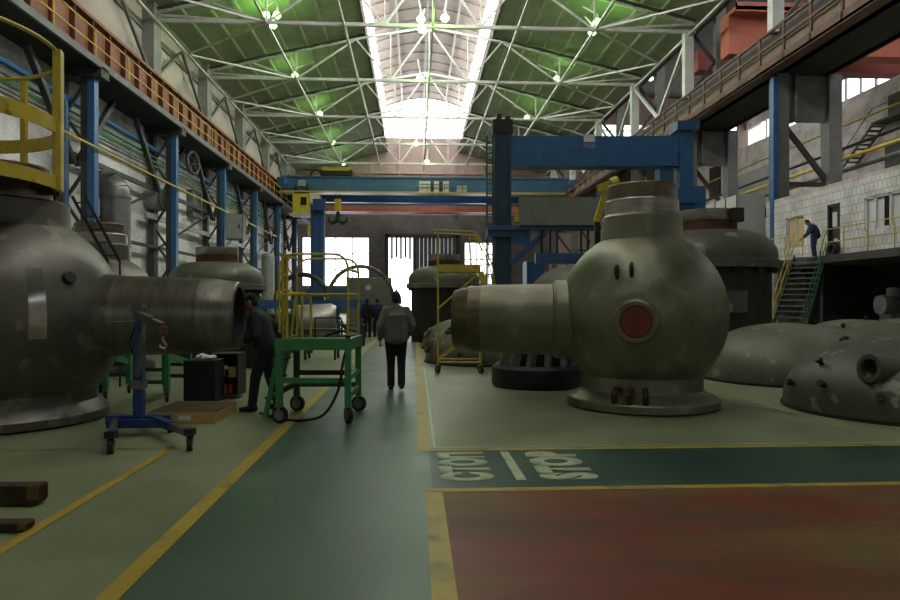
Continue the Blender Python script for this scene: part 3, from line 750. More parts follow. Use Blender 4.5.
# stair from the balcony down to the floor
A = Vector((AX - 1.4, 25.7, AZ0)); B = W(783, 302, 23.4); B.z = 0
sr = empty('stairs', (B.x, B.y, 0), math.atan2((A - B).y, (A - B).x), label='dark green steel stair with yellow handrail up to the annex balcony', cat='stairs')
L = Vector((A.x - B.x, A.y - B.y)).length; n = 16
for i in range(n):
    f = MB(); f.bb(L * i / n, L * (i + 1) / n + .03, -.55, .55, AZ0 * (i + 1) / n - .05, AZ0 * (i + 1) / n); f.build('tread', M['greysteel'], sr, smooth=0)
for s in (-.57, .57):
    f = MB(); f.beam((0, s, .0), (L, s, AZ0), .05, .25); f.build('stringer', M['greendark'], sr, smooth=0)
    f = MB(); f.tube([(0, s, .2), (0, s, 1.0), (L, s, AZ0 + 1.05)], .018, 6); f.tube([(0, s, .55), (L, s, AZ0 + .55)], .02, 6)
    for i in (4, 8, 12): f.tube([(L * i / n, s, AZ0 * i / n), (L * i / n, s, AZ0 * i / n + 1.0)], .02, 6)
    f.build('handrail', M['yellowline'] if s > 0 else M['greendark'], sr)
# grey block beside the annex
bk = empty('panel_enclosure', (16.0, 35, 0), label='pale grey panelled enclosure beside the blue gantry leg', cat='enclosure', kind='structure')
b = MB(); b.bb(0, 1.4, -3, 3, 0, 6.95); b.build('body', M['palegrey'], bk, smooth=0)
b = MB()
for i in range(5): y = -3 + 1.2 * i; b.bb(-.05, .0, y, y + .06, 0, 6.95)
b.build('seam_rib', M['greysteel'], bk, smooth=0)
b = MB(); b.bb(-.04, .0, -1.7, -.7, 3, 6.2); b.build('pale_panel', M['whitecol'], bk, smooth=0)

# pipes on the annex side
hall(True)
def pipe(pts, r, m, label, cat='pipe', name='pipe', k=None):
    b = MB(); b.tube(bend(pts, k or .3), r, 10)
    return tag(b.build(name, m), label, cat)
pipe([(13.2, 14, 6.05), (13.2, 32, 5.9)], .055, M['yellowline'], 'yellow pipe strung past the grey columns in front of the annex')
pipe([(13.3, 14, 5.72), (13.3, 30, 5.6)], .075, M['duct'], 'thick grey pipe slung just below the yellow pipe by the annex')
pipe([(13.7, 16, 7.25), (13.7, 36, 7.15)], .03, M['yellowline'], 'thin upper yellow pipe in front of the inner building')
pipe([(14.0, 14, 6.7), (14.0, 34, 6.45)], .05, M['darksteel'], 'dark pipe between the yellow pipes on the annex side')
pipe([(11.6, 24, 4.7), (12.5, 25.6, 5.2), (14.8, 25.8, 5.2)], .22, M['darksteel'], 'fat dark exhaust pipe behind the blue gantry leg')

# crane in the neighbouring bay
oc = empty('bridge_crane', (21, 25, 11.0), label='salmon orange bridge crane across the neighbouring bay', cat='bridge crane')
b = MB(); b.bb(-9, 8.8, -.35, .35, .1, 1.7); b.build('girder', M['orange'], oc, smooth=0)
b = MB(); b.bb(-9, 8.8, 2.4, 3.1, .45, 1.3); b.build('rear_girder', M['orange2'], oc, smooth=0)
b = MB(); b.bb(-9, 8.8, -.9, -.35, 1.55, 1.7); b.bb(-9, 8.8, -.9, -.85, 1.5, 1.85); b.build('walkway', M['orange'], oc, smooth=0)
b = MB()
for z in (2.2, 2.7): b.beam((-9, -.88, z), (8.8, -.88, z), .05, .05)
for i in range(15): b.bb(-9 + 1.25 * i, -8.95 + 1.25 * i, -.9, -.85, 1.7, 2.7)
b.build('railing', M['palegrey'], oc, smooth=0)
b = MB(); b.bb(-5, -2.5, -.3, 2.5, 1.9, 2.8); b.build('trolley', M['bluedark'], oc, smooth=0)
lampat(651, 78, 45, (0, .3, .6), 'small warm lamp in the neighbouring bay seen past a white column', M['lampwarm'])

# ---- left wall services
pipe([(-9.95, 3, 7.42), (-9.95, 50, 7.42)], .09, M['blue'], 'blue pipe running high along the white brick wall')
pipe([(-9.95, 3, 7.13), (-9.95, 50, 7.13)], .045, M['greendark'], 'dark green pipe directly under the blue pipe')
pipe([(-9.95, 3, 6.96), (-9.95, 50, 6.96)], .035, M['green'], 'thin green pipe, middle of the bundle under the blue pipe')
pipe([(-9.95, 3, 6.79), (-9.95, 50, 6.79)], .045, M['olive'], 'grey green pipe at the bottom of the bundle under the blue pipe')
pipe([(-9.1, 13, 6.05), (-9.1, 44, 5.9)], .035, M['yellowline'], 'thin yellow pipe crossing in front of the blue columns')
pipe([(-9.75, 19.0, .2), (-9.75, 19.0, 7.3), (-10.2, 19.0, 7.57)], .06, M['bluegrey'], 'thin blue grey riser beside the first blue column')
b = MB(); b.bb(-10.02, -9.92, 25, 50, 4.75, 4.95)
tag(b.build('cable_tray', M['whiteduct'], smooth=0), 'pale cable tray along the white wall behind the blue columns', 'cable tray')
e = MB(); path = bend([(-10.4, 21.6, 5.35), (-9.55, 21.6, 5.35), (-9.55, 21.6, .3)], 1.15, 10)
e.tube(path, .45, 24)
du = empty('air_duct', (-9.55, 21.6, 0), label='big grey air duct elbow coming out of the white wall', cat='air duct')
for v in e.v: v -= Vector((-9.55, 21.6, 0))
e.build('duct', M['duct'], du)
for i in (2, 5, 8, 11):
    q = path[i] - Vector((-9.55, 21.6, 0)); t = (path[min(i + 1, len(path) - 1)] - path[i - 1]).normalized()
    b = MB(); b.cyl(q - t * .025, q + t * .025, .475, n=24); b.build('seam_band', M['duct'], du)
b = MB(); b.cyl((0, 0, 3.35), (0, 0, 3.4), .475, n=24); b.build('seam_band', M['duct'], du)
fn = empty('drum_fan', W(154, 200, 25.6), label='grey drum shaped fan on a post by the white wall', cat='fan')
b = MB(); b.cyl((-.45, 0, 0), (.35, -.1, 0), .44, n=28); b.build('drum', M['whiteduct'], fn)
b = MB(); b.cyl((.35, -.1, 0), (.45, -.11, 0), .40, n=28); b.build('rim', M['duct'], fn)
zz = fn.location.z / EYE_SCALE[0]
b = MB(); b.cyl((0, 0, -zz), (0, 0, -.4), .16, n=14); b.build('post', M['duct'], fn)
cb = empty('control_cabinet', W(236, 240, 31), label='grey control cabinet mounted high between blue columns', cat='cabinet')
b = MB(); b.bb(-.4, .4, -.3, .3, 0, 1.2); b.build('body', M['duct'], cb, smooth=0, bevel=.02)
b = MB(); b.bb(-.36, .36, -.33, -.3, .04, 1.16); b.build('door', M['whiteduct'], cb, smooth=0)
b = MB(); b.bb(.2, .26, -.36, -.33, .5, .7); b.build('handle', M['black'], cb, smooth=0)
b = MB(); b.cyl(G(268, 40), G(268, 40) + Vector((0, 0, 4.4)), .38, n=20)
b.sphere(G(268, 40) + Vector((0, 0, 4.4)), .38, 20, 8, (1, 1, .5))
tag(b.build('air_duct', M['whiteduct']), 'pale vertical duct beside the fourth blue column', 'air duct')
bx = MB(); bx.bb(-10.35, -10.05, 30.5, 31.6, 5.5, 6.7)
tag(bx.build('junction_box', M['duct'], smooth=0, bevel=.02), 'grey junction box on the white wall behind the third column', 'box')
fw = empty('wall_fan', W(193, 163, 28), label='round dark wall fan under the crane runway', cat='fan')
b = MB(); b.tube(arc((0, 0, 0), .45, 0, 2 * PI, 24, (.2, 1, 0), (0, 0, 1))[:-1], .07, 8, True); b.build('ring', M['darksteel'], fw)
b = MB()
for a in range(5):
    t = a * 2 * PI / 5; b.beam((0, 0, 0), (.09 * math.cos(t), .4 * math.cos(t), .4 * math.sin(t)), .16, .03)
b.build('blade', M['darksteel'], fw)
hall(False)
# ================================================================== VALVE BODIES
def valve(loc, rz, label, steel, plug=True, lugs=True, R=1.33, zc=1.42, kf=1.0, rn=.64, stub=1.0, kn=None):
    kn = kn or kf
    r = empty('spherical_valve', loc, rz, label, 'valve body', 'big spherical valve bodies')
    pr = [(r_ * (kf if r_ > 1 else kn), z_) for r_, z_ in ((0, .015), (1.14, .015), (1.2, .03), (1.2, .13), (1.185, .15), (.985, .24), (.955, .27), (.95, .30))]
    a0 = math.asin(.95 * kn / R); a1 = PI - math.asin(rn / R)
    for i in range(33):
        a = a0 + (a1 - a0) * i / 32; pr.append((R * math.sin(a), zc - R * math.cos(a)))
    b = MB(); b.lathe(pr, 72); b.build('body', steel, r, smooth=25)
    b = MB(); b.lathe([(0, 0), (1.08 * kf, 0), (1.08 * kf, .02), (0, .02)], 48); b.build('packing', M['black'], r)
    zt = zc + R * math.cos(math.asin(rn / R)) - .02; q = rn / .64
    b = MB(); b.lathe([(.67 * q, zt - .05), (.655 * q, zt + .02), (.645 * q, zt + .06), (.635 * q, 2.93), (.60 * q, 2.96), (.58, 2.98)], 56); b.build('neck', steel, r, smooth=25)
    b = MB(); b.lathe([(.585, 2.97), (.58, 3.18), (.565, 3.20)], 56); b.build('neck_band', M['machined'], r, smooth=25)
    b = MB(); b.lathe([(.565, 3.195), (.555, 3.23), (.55, 3.42), (.535, 3.44), (.45, 3.44), (.44, 3.38), (.44, 2.9), (0, 2.9)], 56); b.build('top_ring', M['rustring'], r, smooth=25)
    mt = Matrix.Translation((0, 0, 1.34 if stub < 1.05 else 1.41)) @ Matrix.Rotation(-PI / 2, 4, 'Y')
    b = MB(); b.lathe([(.70, (R - .28)), (.655, (R - .21)), (.63, (R - .15)), (.63, R + .05), (.60, R + .07)] if stub < 1.05 else [(.62, R - .28), (.575, R - .16), (.56, R), (.555, R + .07)], 56, mt); b.build('nozzle_collar', steel, r, smooth=25)
    b = MB(); b.lathe([(.61 if stub < 1.05 else .56, R + .055), (.60 if stub < 1.05 else .555, R + .09), (.575 if stub < 1.05 else .55, R + .11), (.565 if stub < 1.05 else .545, 1.85), (.555 if stub < 1.05 else .53, 2.35 * stub), (.545 if stub < 1.05 else .525, 2.5 * stub)], 56, mt); b.build('nozzle', steel if stub < 1.05 else M['machined_dark'], r, smooth=25)
    b = MB(); b.lathe([(.545 if stub < 1.05 else .525, 2.495 * stub), (.54 if stub < 1.05 else .52, 2.52 * stub), (.535 if stub < 1.05 else .51, 2.7 * stub), (.52 if stub < 1.05 else .50, 2.72 * stub), (.475, 2.93 * stub), (.46, 2.95 * stub)], 56, mt); b.build('nozzle_end', M['rustring'] if steel is M['steel'] else M['machined_dark'], r, smooth=25)
    b = MB(); b.lathe([(.46, 2.948 * stub), (.40, 2.95 * stub), (.39, 2.93 * stub), (.39, R - .05), (0, R - .05)], 56, mt); b.build('bore', M['bore'], r, smooth=25)
    def on_sphere(dirv, off=0.0): return Vector((0, 0, zc)) + Vector(dirv).normalized() * (R + off)
    inv = Matrix.Rotation(-rz, 3, 'Z'); cam = inv @ (Vector((0, 0, EYE)) - Vector(loc))
    cam.z = 0; cam.normalize(); side = Vector((0, 0, 1)).cross(cam)      # side = towards screen right seen from the aisle
    if plug:
        dv = (cam * 1.0 + side * -.055 + Vector((0, 0, -.06))).normalized()
        x, y, z, _ = basis((0, 0, 0), dv)
        mt = Matrix((x, y, z)).transposed().to_4x4(); mt.translation = Vector((0, 0, zc))
        b = MB(); b.lathe([(.34, R - .06), (.315, R + .03), (.29, R + .05), (.235, R + .05), (.225, R + .035), (.225, R + .0)], 40, mt); b.build('port_ring', steel, r, smooth=30)
        b = MB(); b.lathe([(0, R + .045), (.21, R + .045), (.228, R + .03), (.228, R - .02)], 40, mt); b.build('plug', M['redplug'], r, smooth=30)
    if lugs:
        for (sx, zz) in ((-.28, .56), (-.11, .57)):
            p = on_sphere(cam + side * sx * 1.1 + Vector((0, 0, zz)), -.02)
            t = Vector((0, 0, 1)).cross(cam).normalized(); nrm = (p - Vector((0, 0, zc))).normalized(); up = nrm.cross(t).normalized()
            if up.z < 0: up = -up
            b = MB(); b.tube(arc(p, .10, 0, PI, 10, up, nrm), .026, 8); b.build('lifting_lug', M['darkiron'], r)
            b = MB(); b.sphere(p - up * .02, .05, 10, 8, (.6, 1, 1.9)); b.build('lug_pad', M['darkiron'], r)
        for (sx, m) in ((-.36, M['rustlug']), (-.16, M['rustlug']), (.055, M['darkiron'])):
            dv = (cam + side * sx).normalized(); p = dv * 1.06 + Vector((0, 0, .17))
            b = MB(); b.tube([p + dv * .08 + Vector((0, 0, -.03)), p + dv * .12 + Vector((0, 0, .1)), p + dv * .03 + Vector((0, 0, .19)), p - dv * .1 + Vector((0, 0, .16))], .045, 8); b.build('lifting_lug', m, r)
    return r, cam, side, R, zc, on_sphere

PV = G(641.5, 10.3)
v1 = valve(PV, math.radians(-11), 'grey olive spherical valve body with red plugged port and stub pointing at the aisle', M['steel'], stub=1.045)
v1[0].scale = (.955, .955, .99)
PL = G(3, 8.95)
v2, cam, side, R, zc, ons = valve(PL, math.radians(183), 'worn spherical valve body under the yellow ring platform, worker peering into its pipe', M['steel_b'], False, False, 1.49, 1.36, 1.075, .80, 1.06, 1.21)
p = ons(cam + side * .56 + Vector((0, 0, .44)), -.03); nrm = (p - Vector((0, 0, zc))).normalized()
b = MB(); b.cyl(p, p + nrm * .09, .085, .075, 14); b.build('lifting_stub', M['black'], v2)
b = MB(); k = 12                                             # ground bright band on the shell
vs = []; fs = []
for i in range(k + 1):
    el = math.radians(-8 + 34 * i / k)
    for j in range(5):
        az = .17 + .13 * j / 4
        dv = cam * math.cos(az) + side * math.sin(az); vs.append(Vector((0, 0, zc)) + (dv * math.cos(el) + Vector((0, 0, math.sin(el)))) * (R + .004))
for i in range(k):
    for j in range(4): a = i * 5 + j; fs.append((a, a + 1, a + 6, a + 5))
b.add(vs, fs); b.build('ground_band', M['polished'], v2, smooth=80)
v3 = valve(G(100, 15.6), math.radians(150), 'further valve body half hidden behind the worn one, beside the air duct', M['steel_b'], False, False)

# round yellow platform on the neck of the worn valve body
yp = empty('ring_platform', Vector((G(-82, 8.4).x, G(-82, 8.4).y, 3.10)), math.radians(15), 'yellow round railed platform standing on top of the worn valve body', 'platform')
RP = 1.58
def ringband(z0, z1, r0, r1, n=56): return MB().lathe([(r0, z0), (r1, z0), (r1, z1), (r0, z1), (r0, z0)], n)
ringband(.0, .17, RP - .02, RP).build('toe_board', M['yellow'], yp)
ringband(.74, .94, RP - .015, RP).build('mid_board', M['yellow'], yp)
b = MB(); b.tube(arc((0, 0, 1.86), RP - .02, 0, 2 * PI, 56, (1, 0, 0), (0, 1, 0))[:-1], .028, 8, True); b.build('top_rail', M['yellow'], yp)
b = MB(); b.lathe([(.5, .0), (RP - .03, .0), (RP - .03, .03), (.5, .03), (.5, 0)], 56); b.build('deck', M['rust'], yp)
for i in range(14):
    a = i * 2 * PI / 14
    b = MB(); b.beam((.5 * math.cos(a), .5 * math.sin(a), -.03), ((RP - .04) * math.cos(a), (RP - .04) * math.sin(a), -.03), .05, .07); b.build('bearer', M['rust'], yp, smooth=0)
for i in range(6):
    a = -.02 + i * 2 * PI / 6
    wdt = .16 if i == 0 else .09
    b = MB(); b.box((RP * math.cos(a), RP * math.sin(a), .93), (.10 if i == 0 else .06, wdt, 1.88), a); b.build('post', M['yellow'], yp, smooth=0)
b = MB(); b.lathe([(.48, .38), (.5, .38), (.56, -.05), (.6, -.30), (.56, -.32), (.48, .3), (.48, .38)], 40) ; b.build('seat_cone', M['darkiron'], yp)

# ================================================================== DISHED HEADS AND VESSELS
def dished(loc, rz, label, m, R=1.72, H=1.12, port=None, lugs=(), grp='dished heads lying on the floor'):
    r = empty('dished_head', loc, rz, label, 'dished head', grp)
    pr = [(R - .1, .0), (R, .0), (R + .0, .12)]
    n = 22
    for i in range(n + 1):
        a = PI / 2 * i / n
        pr.append((R * math.cos(a) ** .86 if i < n else 0, .12 + (H - .12) * math.sin(a) ** 1.0))
    b = MB(); b.lathe(pr, 64); b.build('shell', m, r, smooth=30)
    b = MB(); b.lathe([(R - .2, .0), (R + .03, .0), (R + .03, .05), (R - .2, .05)], 64); b.build('rim', M['darkiron'], r, smooth=30)
    def pt(az, f):
        a = PI / 2 * f; rr = R * math.cos(a) ** .86; z = .12 + (H - .12) * math.sin(a)
        a2 = a + .02; r2 = R * math.cos(a2) ** .86; z2 = .12 + (H - .12) * math.sin(a2)
        t = Vector(((r2 - rr) * math.cos(az), (r2 - rr) * math.sin(az), z2 - z)).normalized()
        s = Vector((-math.sin(az), math.cos(az), 0)); nn = s.cross(t)
        return Vector((rr * math.cos(az), rr * math.sin(az), z)), nn, t, s
    for (az, f) in (port or ()):
        p, nn, t, s = pt(math.radians(az), f)
        mt = Matrix((s, t, nn)).transposed().to_4x4(); mt.translation = p
        b = MB(); b.lathe([(.20, -.05), (.20, .05), (.17, .07), (.12, .07), (.11, .05), (.11, -.02)], 28, mt); b.build('port_ring', M['rustring'], r)
        b = MB(); b.lathe([(0, .0), (.115, .0)], 20, mt); b.build('port_hole', M['black'], r)
    for (az, f, kind) in lugs:
        p, nn, t, s = pt(math.radians(az), f)
        b = MB()
        if kind == 'bolt': b.cyl(p - nn * .03, p + nn * .10, .035, n=10); b.cyl(p + nn * .06, p + nn * .11, .055, n=10)
        else: b.tube(arc(p, .09, 0, PI, 8, s, nn), .028, 8)
        b.build('lifting_lug', M['darkiron'], r)
    return r
dished(G(786, 13.8), 0, 'dull olive dished head lying behind the red plugged valve body', M['olive'], 1.72, 1.16, lugs=[(-70, .5, 'loop'), (-30, .12, 'bolt'), (-50, .1, 'bolt')])
dh = dished(G(909, 9.8), 0, 'olive dished head with a round pipe stub, cut by the photo edge', M['olivedark'], 1.68, 1.10, lugs=[(-188, .16, 'bolt'), (-165, .20, 'bolt'), (-138, .14, 'bolt'), (-176, .40, 'bolt')])
ax = Vector((math.cos(math.radians(192)), math.sin(math.radians(192)), .12)).normalized(); q = Vector((1.45 * math.cos(math.radians(-142)), 1.45 * math.sin(math.radians(-142)), .70)) - ax * .12
x, y, z, _ = basis(q, q + ax); mt = Matrix((x, y, z)).transposed().to_4x4(); mt.translation = q
b = MB(); b.lathe([(.19, -.1), (.19, .26), (.13, .26), (.13, .05), (0, .05)], 28, mt); b.build('pipe_stub', M['olivedark'], dh)
dished(G(856, 17.6), 0, 'dished head behind the olive ones, before the green stair', M['olive'], 1.62, 1.14, lugs=[(-80, .9, 'bolt'), (-140, .6, 'bolt')])
dished(G(912, 20.0), 0, 'farthest dished head on the annex side, at the undercroft', M['olive'], 1.7, 1.12, lugs=[(-100, .6, 'bolt')])
dished(G(488, 17.9), 0, 'green grey dished head under the pipe stub of the valve body', M['olive'], 1.7, 1.10, port=[(-150, .55), (-168, .2)], lugs=[(-120, .1, 'bolt'), (-100, .15, 'bolt')])
dished(G(471, 23), 0, 'green grey dished head behind the yellow ladder platform legs', M['olive'], 1.7, 1.06, port=[(-165, .3)])
# raised head on a stand behind the valve
dh = dished(G(586, 17.2), 0, 'dished head lifted on a dark drum stand behind the valve body shoulder', M['olive'], 1.5, 1.05)
dh.location.z = 1.55
b = MB(); b.lathe([(0, 0), (1.35, 0), (1.35, 1.55), (0, 1.55)], 40)
o = b.build('drum_stand', M['darkiron']); o.location = (dh.location.x, dh.location.y, 0)
tag(o, 'dark round drum stand under the lifted dished head', 'stand')

def vessel(loc, rz, label, m, s=1.0):
    r = empty('domed_vessel', loc, rz, label, 'vessel', 'domed vessels with neck rings'); r.scale = (s, s, s)
    b = MB(); b.lathe([(0, 0), (1.3, 0), (1.3, 2.12), (0, 2.12)], 56); b.build('barrel', M['darkiron'], r)
    b = MB(); b.lathe([(1.2, 2.1), (1.5, 2.1), (1.5, 2.26), (1.44, 2.28)], 56); b.build('flange', m, r)
    pr = [(1.42, 2.27), (1.42, 2.40)]
    for i in range(1, 15): a = PI / 2 * i / 15; pr.append((.62 + .80 * math.cos(a), 2.40 + .56 * math.sin(a)))
    pr.append((.62, 2.96))
    b = MB(); b.lathe(pr, 56); b.build('dome', m, r)
    b = MB(); b.lathe([(.64, 2.93), (.62, 3.0), (.62, 3.18)], 48); b.build('neck', M['rust'], r)
    b = MB(); b.lathe([(.63, 3.18), (.64, 3.2), (.64, 3.42), (.52, 3.42), (.5, 3.1), (0, 3.1)], 48); b.build('neck_ring', M['machined'], r)
    for i in range(16):
        a = i * 2 * PI / 16
        b = MB(); b.cyl((1.36 * math.cos(a), 1.36 * math.sin(a), 2.0), (1.36 * math.cos(a), 1.36 * math.sin(a), 2.12), .06, n=8); b.build('flange_bolt', M['darkiron'], r)
    return r
ve = vessel(G(706, 17.6), 0, 'big domed vessel with dark barrel right behind the red plugged valve body', M['olivedark'], 1.22); ve.scale.z = 1.17
b = MB(); b.bb(-.2, .2, -1.42, -1.3, 1.15, 1.6); b.build('hatch', M['olivedark'], ve, smooth=0)
b = MB(); b.bb(.25, .5, -.70, -.5, 3.12, 3.42); b.build('clamp_block', M['darkiron'], ve, smooth=0)
vessel(G(444, 27), 0, 'domed vessel standing behind the yellow ladder platform near the gate', M['olive'], 1.03)
vessel(G(217, 19.3), 0, 'domed vessel behind the worn pipe stub on the white wall side', M['olive'], .93)

# black cast yoke under the stub
yk = empty('cast_yoke', G(537, 12.7), 0, 'black round cast yoke with ribs under the valve stub', 'casting')
b = MB(); b.lathe([(0, 0), (.84, 0), (.87, .06), (.87, .36), (.8, .42), (0, .42)], 48); b.build('base_ring', M['black'], yk)
for i in range(7):
    a = math.radians(-160 + i * 25)
    b = MB(); b.beam((.72 * math.cos(a), .72 * math.sin(a), .4), (.62 * math.cos(a + .12), .62 * math.sin(a + .12), .98), .10, .14); b.build('rib', M['greysteel'], yk, smooth=0)
b = MB(); b.lathe([(0, .92), (.72, .92), (.74, 1.06), (0, 1.08)], 48); b.build('top_ring', M['greysteel'], yk)
b = MB(); b.lathe([(0, .4), (.45, .4), (.45, .95), (0, .95)], 32); b.build('core', M['rustlug'], yk)

# ================================================================== BLUE SHOP HOIST
hb = empty('shop_hoist', G(139, 7.95), 0, 'small blue wheeled shop hoist with grey legs and red hook block', 'hoist')
def HB(px, py, d): return W(px, py, d) - hb.location
def caster(parent, loc, rad=.075, rz=0.0, name='caster'):
    c = empty(name, loc, rz); c.parent = parent
    b = MB(); b.cyl((-.025, 0, rad), (.025, 0, rad), rad, n=18); b.build('wheel', M['rubber'], c)
    b = MB(); b.cyl((-.03, 0, rad), (.03, 0, rad), rad * .66, n=16); b.build('wheel_hub', M['chrome'], c)
    b = MB(); b.bb(-.042, -.032, -.02, .02, rad, rad * 2.3); b.bb(.032, .042, -.02, .02, rad, rad * 2.3); b.bb(-.042, .042, -.03, .03, rad * 2.2, rad * 2.4); b.build('fork', M['chrome'], c, smooth=0)
    return c
b = MB(); b.bb(-.40, .36, .0, .09, .13, .23); b.bb(-.34, .30, -.11, -.04, .10, .20); b.build('cross_beam', M['hoistblue'], hb, smooth=0, bevel=.006)
b = MB(); b.bb(-.055, .055, -.05, .06, .15, 1.02); b.build('mast', M['hoistblue'], hb, smooth=0, bevel=.006)
b = MB(); b.bb(-.04, .04, -.035, .045, 1.0, 1.50); b.build('inner_mast', M['hoistblue'], hb, smooth=0, bevel=.005)
b = MB(); b.bb(-.075, .075, -.075, .075, .56, .66); b.build('mast_collar', M['greyleg'], hb, smooth=0)
b = MB(); b.bb(-.06, .06, -.06, .07, 1.46, 1.58); b.cyl((-.08, 0, 1.52), (.08, 0, 1.52), .03, n=10); b.build('mast_head', M['greyleg'], hb, smooth=30)
boom_end = HB(163, 326, 7.1); boom_start = HB(137, 314, 8.0)
b = MB(); b.beam(boom_start, boom_start.lerp(boom_end, .6), .075, .09); b.build('boom', M['greyleg'], hb, smooth=0)
b = MB(); b.beam(boom_start.lerp(boom_end, .5), boom_end, .055, .065); b.build('boom_extension', M['greyleg'], hb, smooth=0)
ram0 = Vector((0, -.06, .72)); b = MB(); b.cyl(ram0, ram0.lerp(boom_start.lerp(boom_end, .35), .7), .035, n=14); b.build('ram_cylinder', M['greyleg'], hb)
b = MB(); b.cyl(ram0.lerp(boom_start.lerp(boom_end, .35), .6), boom_start.lerp(boom_end, .35), .018, n=10); b.build('ram_rod', M['chrome'], hb)
b = MB(); b.bb(boom_end.x - .04, boom_end.x + .04, boom_end.y - .04, boom_end.y + .04, boom_end.z - .09, boom_end.z + .0); b.build('hook_block', M['redhook'], hb, smooth=0, bevel=.015)
b = MB(); q = boom_end + Vector((0, 0, -.11)); b.tube([q, q + Vector((0, 0, -.05)), q + Vector((.035, 0, -.09)), q + Vector((.02, 0, -.135)), q + Vector((-.03, 0, -.12)), q + Vector((-.035, 0, -.09))], .012, 8); b.build('hook', M['chrome'], hb)
b = MB(); b.tube([(-.05, 0, 1.3), (-.16, .1, 1.1), (-.12, .2, .9), (0, .06, .8)], .012, 6); b.build('hose', M['cable'], hb)
b = MB(); b.cyl((0, -.05, 1.36), (-.3, -.12, 1.36), .012, n=8); b.build('crank_handle', M['greyleg'], hb)
for (bx, px, d) in ((-.3, 111, 6.95), (.16, 190, 7.1)):
    e_ = G(px, d) - Vector(hb.location); e_.z = .19
    b = MB(); b.beam(Vector((bx, .05, .17)) - (e_ - Vector((bx, .05, .17))) * .35, e_, .075, .075); b.build('leg', M['greyleg'], hb, smooth=0, bevel=.005)
    b = MB(); b.bb(e_.x - .05, e_.x + .05, e_.y - .05, e_.y + .05, .17, .24); b.build('leg_end', M['black'], hb, smooth=0)
    caster(hb, (e_.x, e_.y, 0), .078, .2)
b = MB(); e_ = G(190, 7.1) - Vector(hb.location); e_.z = .19
b.beam(Vector((.16, .05, .175)), Vector((.16, .05, .175)).lerp(e_, .5), .09, .09); b.build('leg_sleeve', M['hoistblue'], hb, smooth=0)
for x in (-.36, .32): caster(hb, (x, .12, 0), .06, .4)

# ================================================================== GREEN TROLLEY
gtz = 1.10; TW, TD = .90, .98
tr = empty('work_trolley', G(321, 9.15), -YAW, 'green wheeled work platform with yellow guard rails in the aisle', 'work platform')
L0, L1, D0, D1 = -TW / 2, TW / 2, -TD / 2, TD / 2
for x in (L0, L1):
    for y in (D0, D1):
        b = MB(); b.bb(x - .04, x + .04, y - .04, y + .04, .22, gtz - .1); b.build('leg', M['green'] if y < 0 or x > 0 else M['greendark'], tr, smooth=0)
        c = caster(tr, (x, y + .04, 0), .115, (1.15 if x < 0 else .5) if y < 0 else 1.2)
b = MB(); b.bb(L0 - .05, L1 + .05, D0 - .05, D0 + .0, gtz - .13, gtz + .02); b.bb(L0 - .05, L1 + .05, D1, D1 + .05, gtz - .13, gtz + .02)
b.bb(L0 - .05, L0, D0, D1, gtz - .13, gtz + .02); b.bb(L1, L1 + .05, D0, D1, gtz - .13, gtz + .02); b.build('apron', M['green'], tr, smooth=0)
b = MB(); b.bb(L0, L1, D0, D1, gtz - .04, gtz - .01); b.build('deck', M['greendark'], tr, smooth=0)
for (x0, y0, x1, y1, z, m) in ((L0, D0, L1, D0, .57, 'green'), (L0, D1, L1, D1, .57, 'rustlug'), (L0, D0, L0, D1, .42, 'rustlug'), (L1, D0, L1, D1, .60, 'green'), (L1, D0, L1, D1, .36, 'green'), (L0, D1, L1, D1, .40, 'greendark')):
    b = MB(); b.beam((x0, y0, z), (x1, y1, z), .05, .07); b.build('cross_bar', M[m], tr, smooth=0)
# ladder on the valve side
for y in (-.30, .22):
    b = MB(); b.beam((L0 - .24, y, .06), (L0 - .03, y, gtz - .05), .045, .06); b.build('ladder_side', M['green'], tr, smooth=0)
for i in range(1, 4):
    b = MB(); x = L0 - .24 + .21 * i / 4; z = .06 + 1.0 * i / 4; b.bb(x - .06, x + .06, -.3, .22, z - .015, z + .015); b.build('rung', M['greendark'], tr, smooth=0)
RH = 1.13
def rail(y): return bend([(L0, y, gtz), (L0, y, gtz + RH), (L1, y, gtz + RH), (L1, y, gtz)], .22, 7)
for y in (D0, D1):
    b = MB(); b.tube(rail(y), .0155, 8); b.build('guard_rail', M['yellow'], tr)
    b = MB(); b.tube([(L0, y, gtz + .60), (L1, y, gtz + .60)], .015, 8); b.build('mid_rail', M['yellow'], tr)
b = MB(); b.tube([(L0, D0, gtz + RH), (L0, D1, gtz + RH)], .018, 8); b.build('side_rail', M['yellow'], tr)
b = MB(); b.tube([(L1, D0, gtz + .6), (L1, D1, gtz + .6)], .018, 8); b.tube([(L1, D0, gtz + RH - .2), (L1, D1, gtz + RH - .2)], .018, 8); b.build('side_rail', M['yellow'], tr)
for x, y in ((L0 + .10, D0), (L0 + .0, D0 + .18)):
    b = MB(); b.tube([(x, y, gtz - .1), (x, y, gtz + RH)], .019, 8); b.build('rail_post', M['yellow'], tr)
for y in (-.32, .22):
    b = MB(); b.tube(bend([(L0 - .05, y, gtz - .3), (L0 + .05, y, gtz + .62), (L0 + .26, y, gtz + .62), (L0 + .26, y, gtz)], .12, 6), .017, 8); b.build('grab_rail', M['yellow'], tr)
b = MB(); b.tube([(L0, D0, gtz - .02), (L0, D0, gtz + .1)], .032, 8); b.tube([(L1, D0, gtz - .1), (L1, D0, gtz + .06)], .032, 8); b.build('rail_socket', M['black'], tr)
b = MB(); b.tube([(L0 + .35, .1, gtz + .0), (L0 + .35, .1, gtz + .28), (L0 + .7, .1, gtz + .28), (L0 + .8, .1, gtz + .05)], .014, 6); b.build('cable_hoop', M['black'], tr)
o = MB(); T = Vector(tr.location)
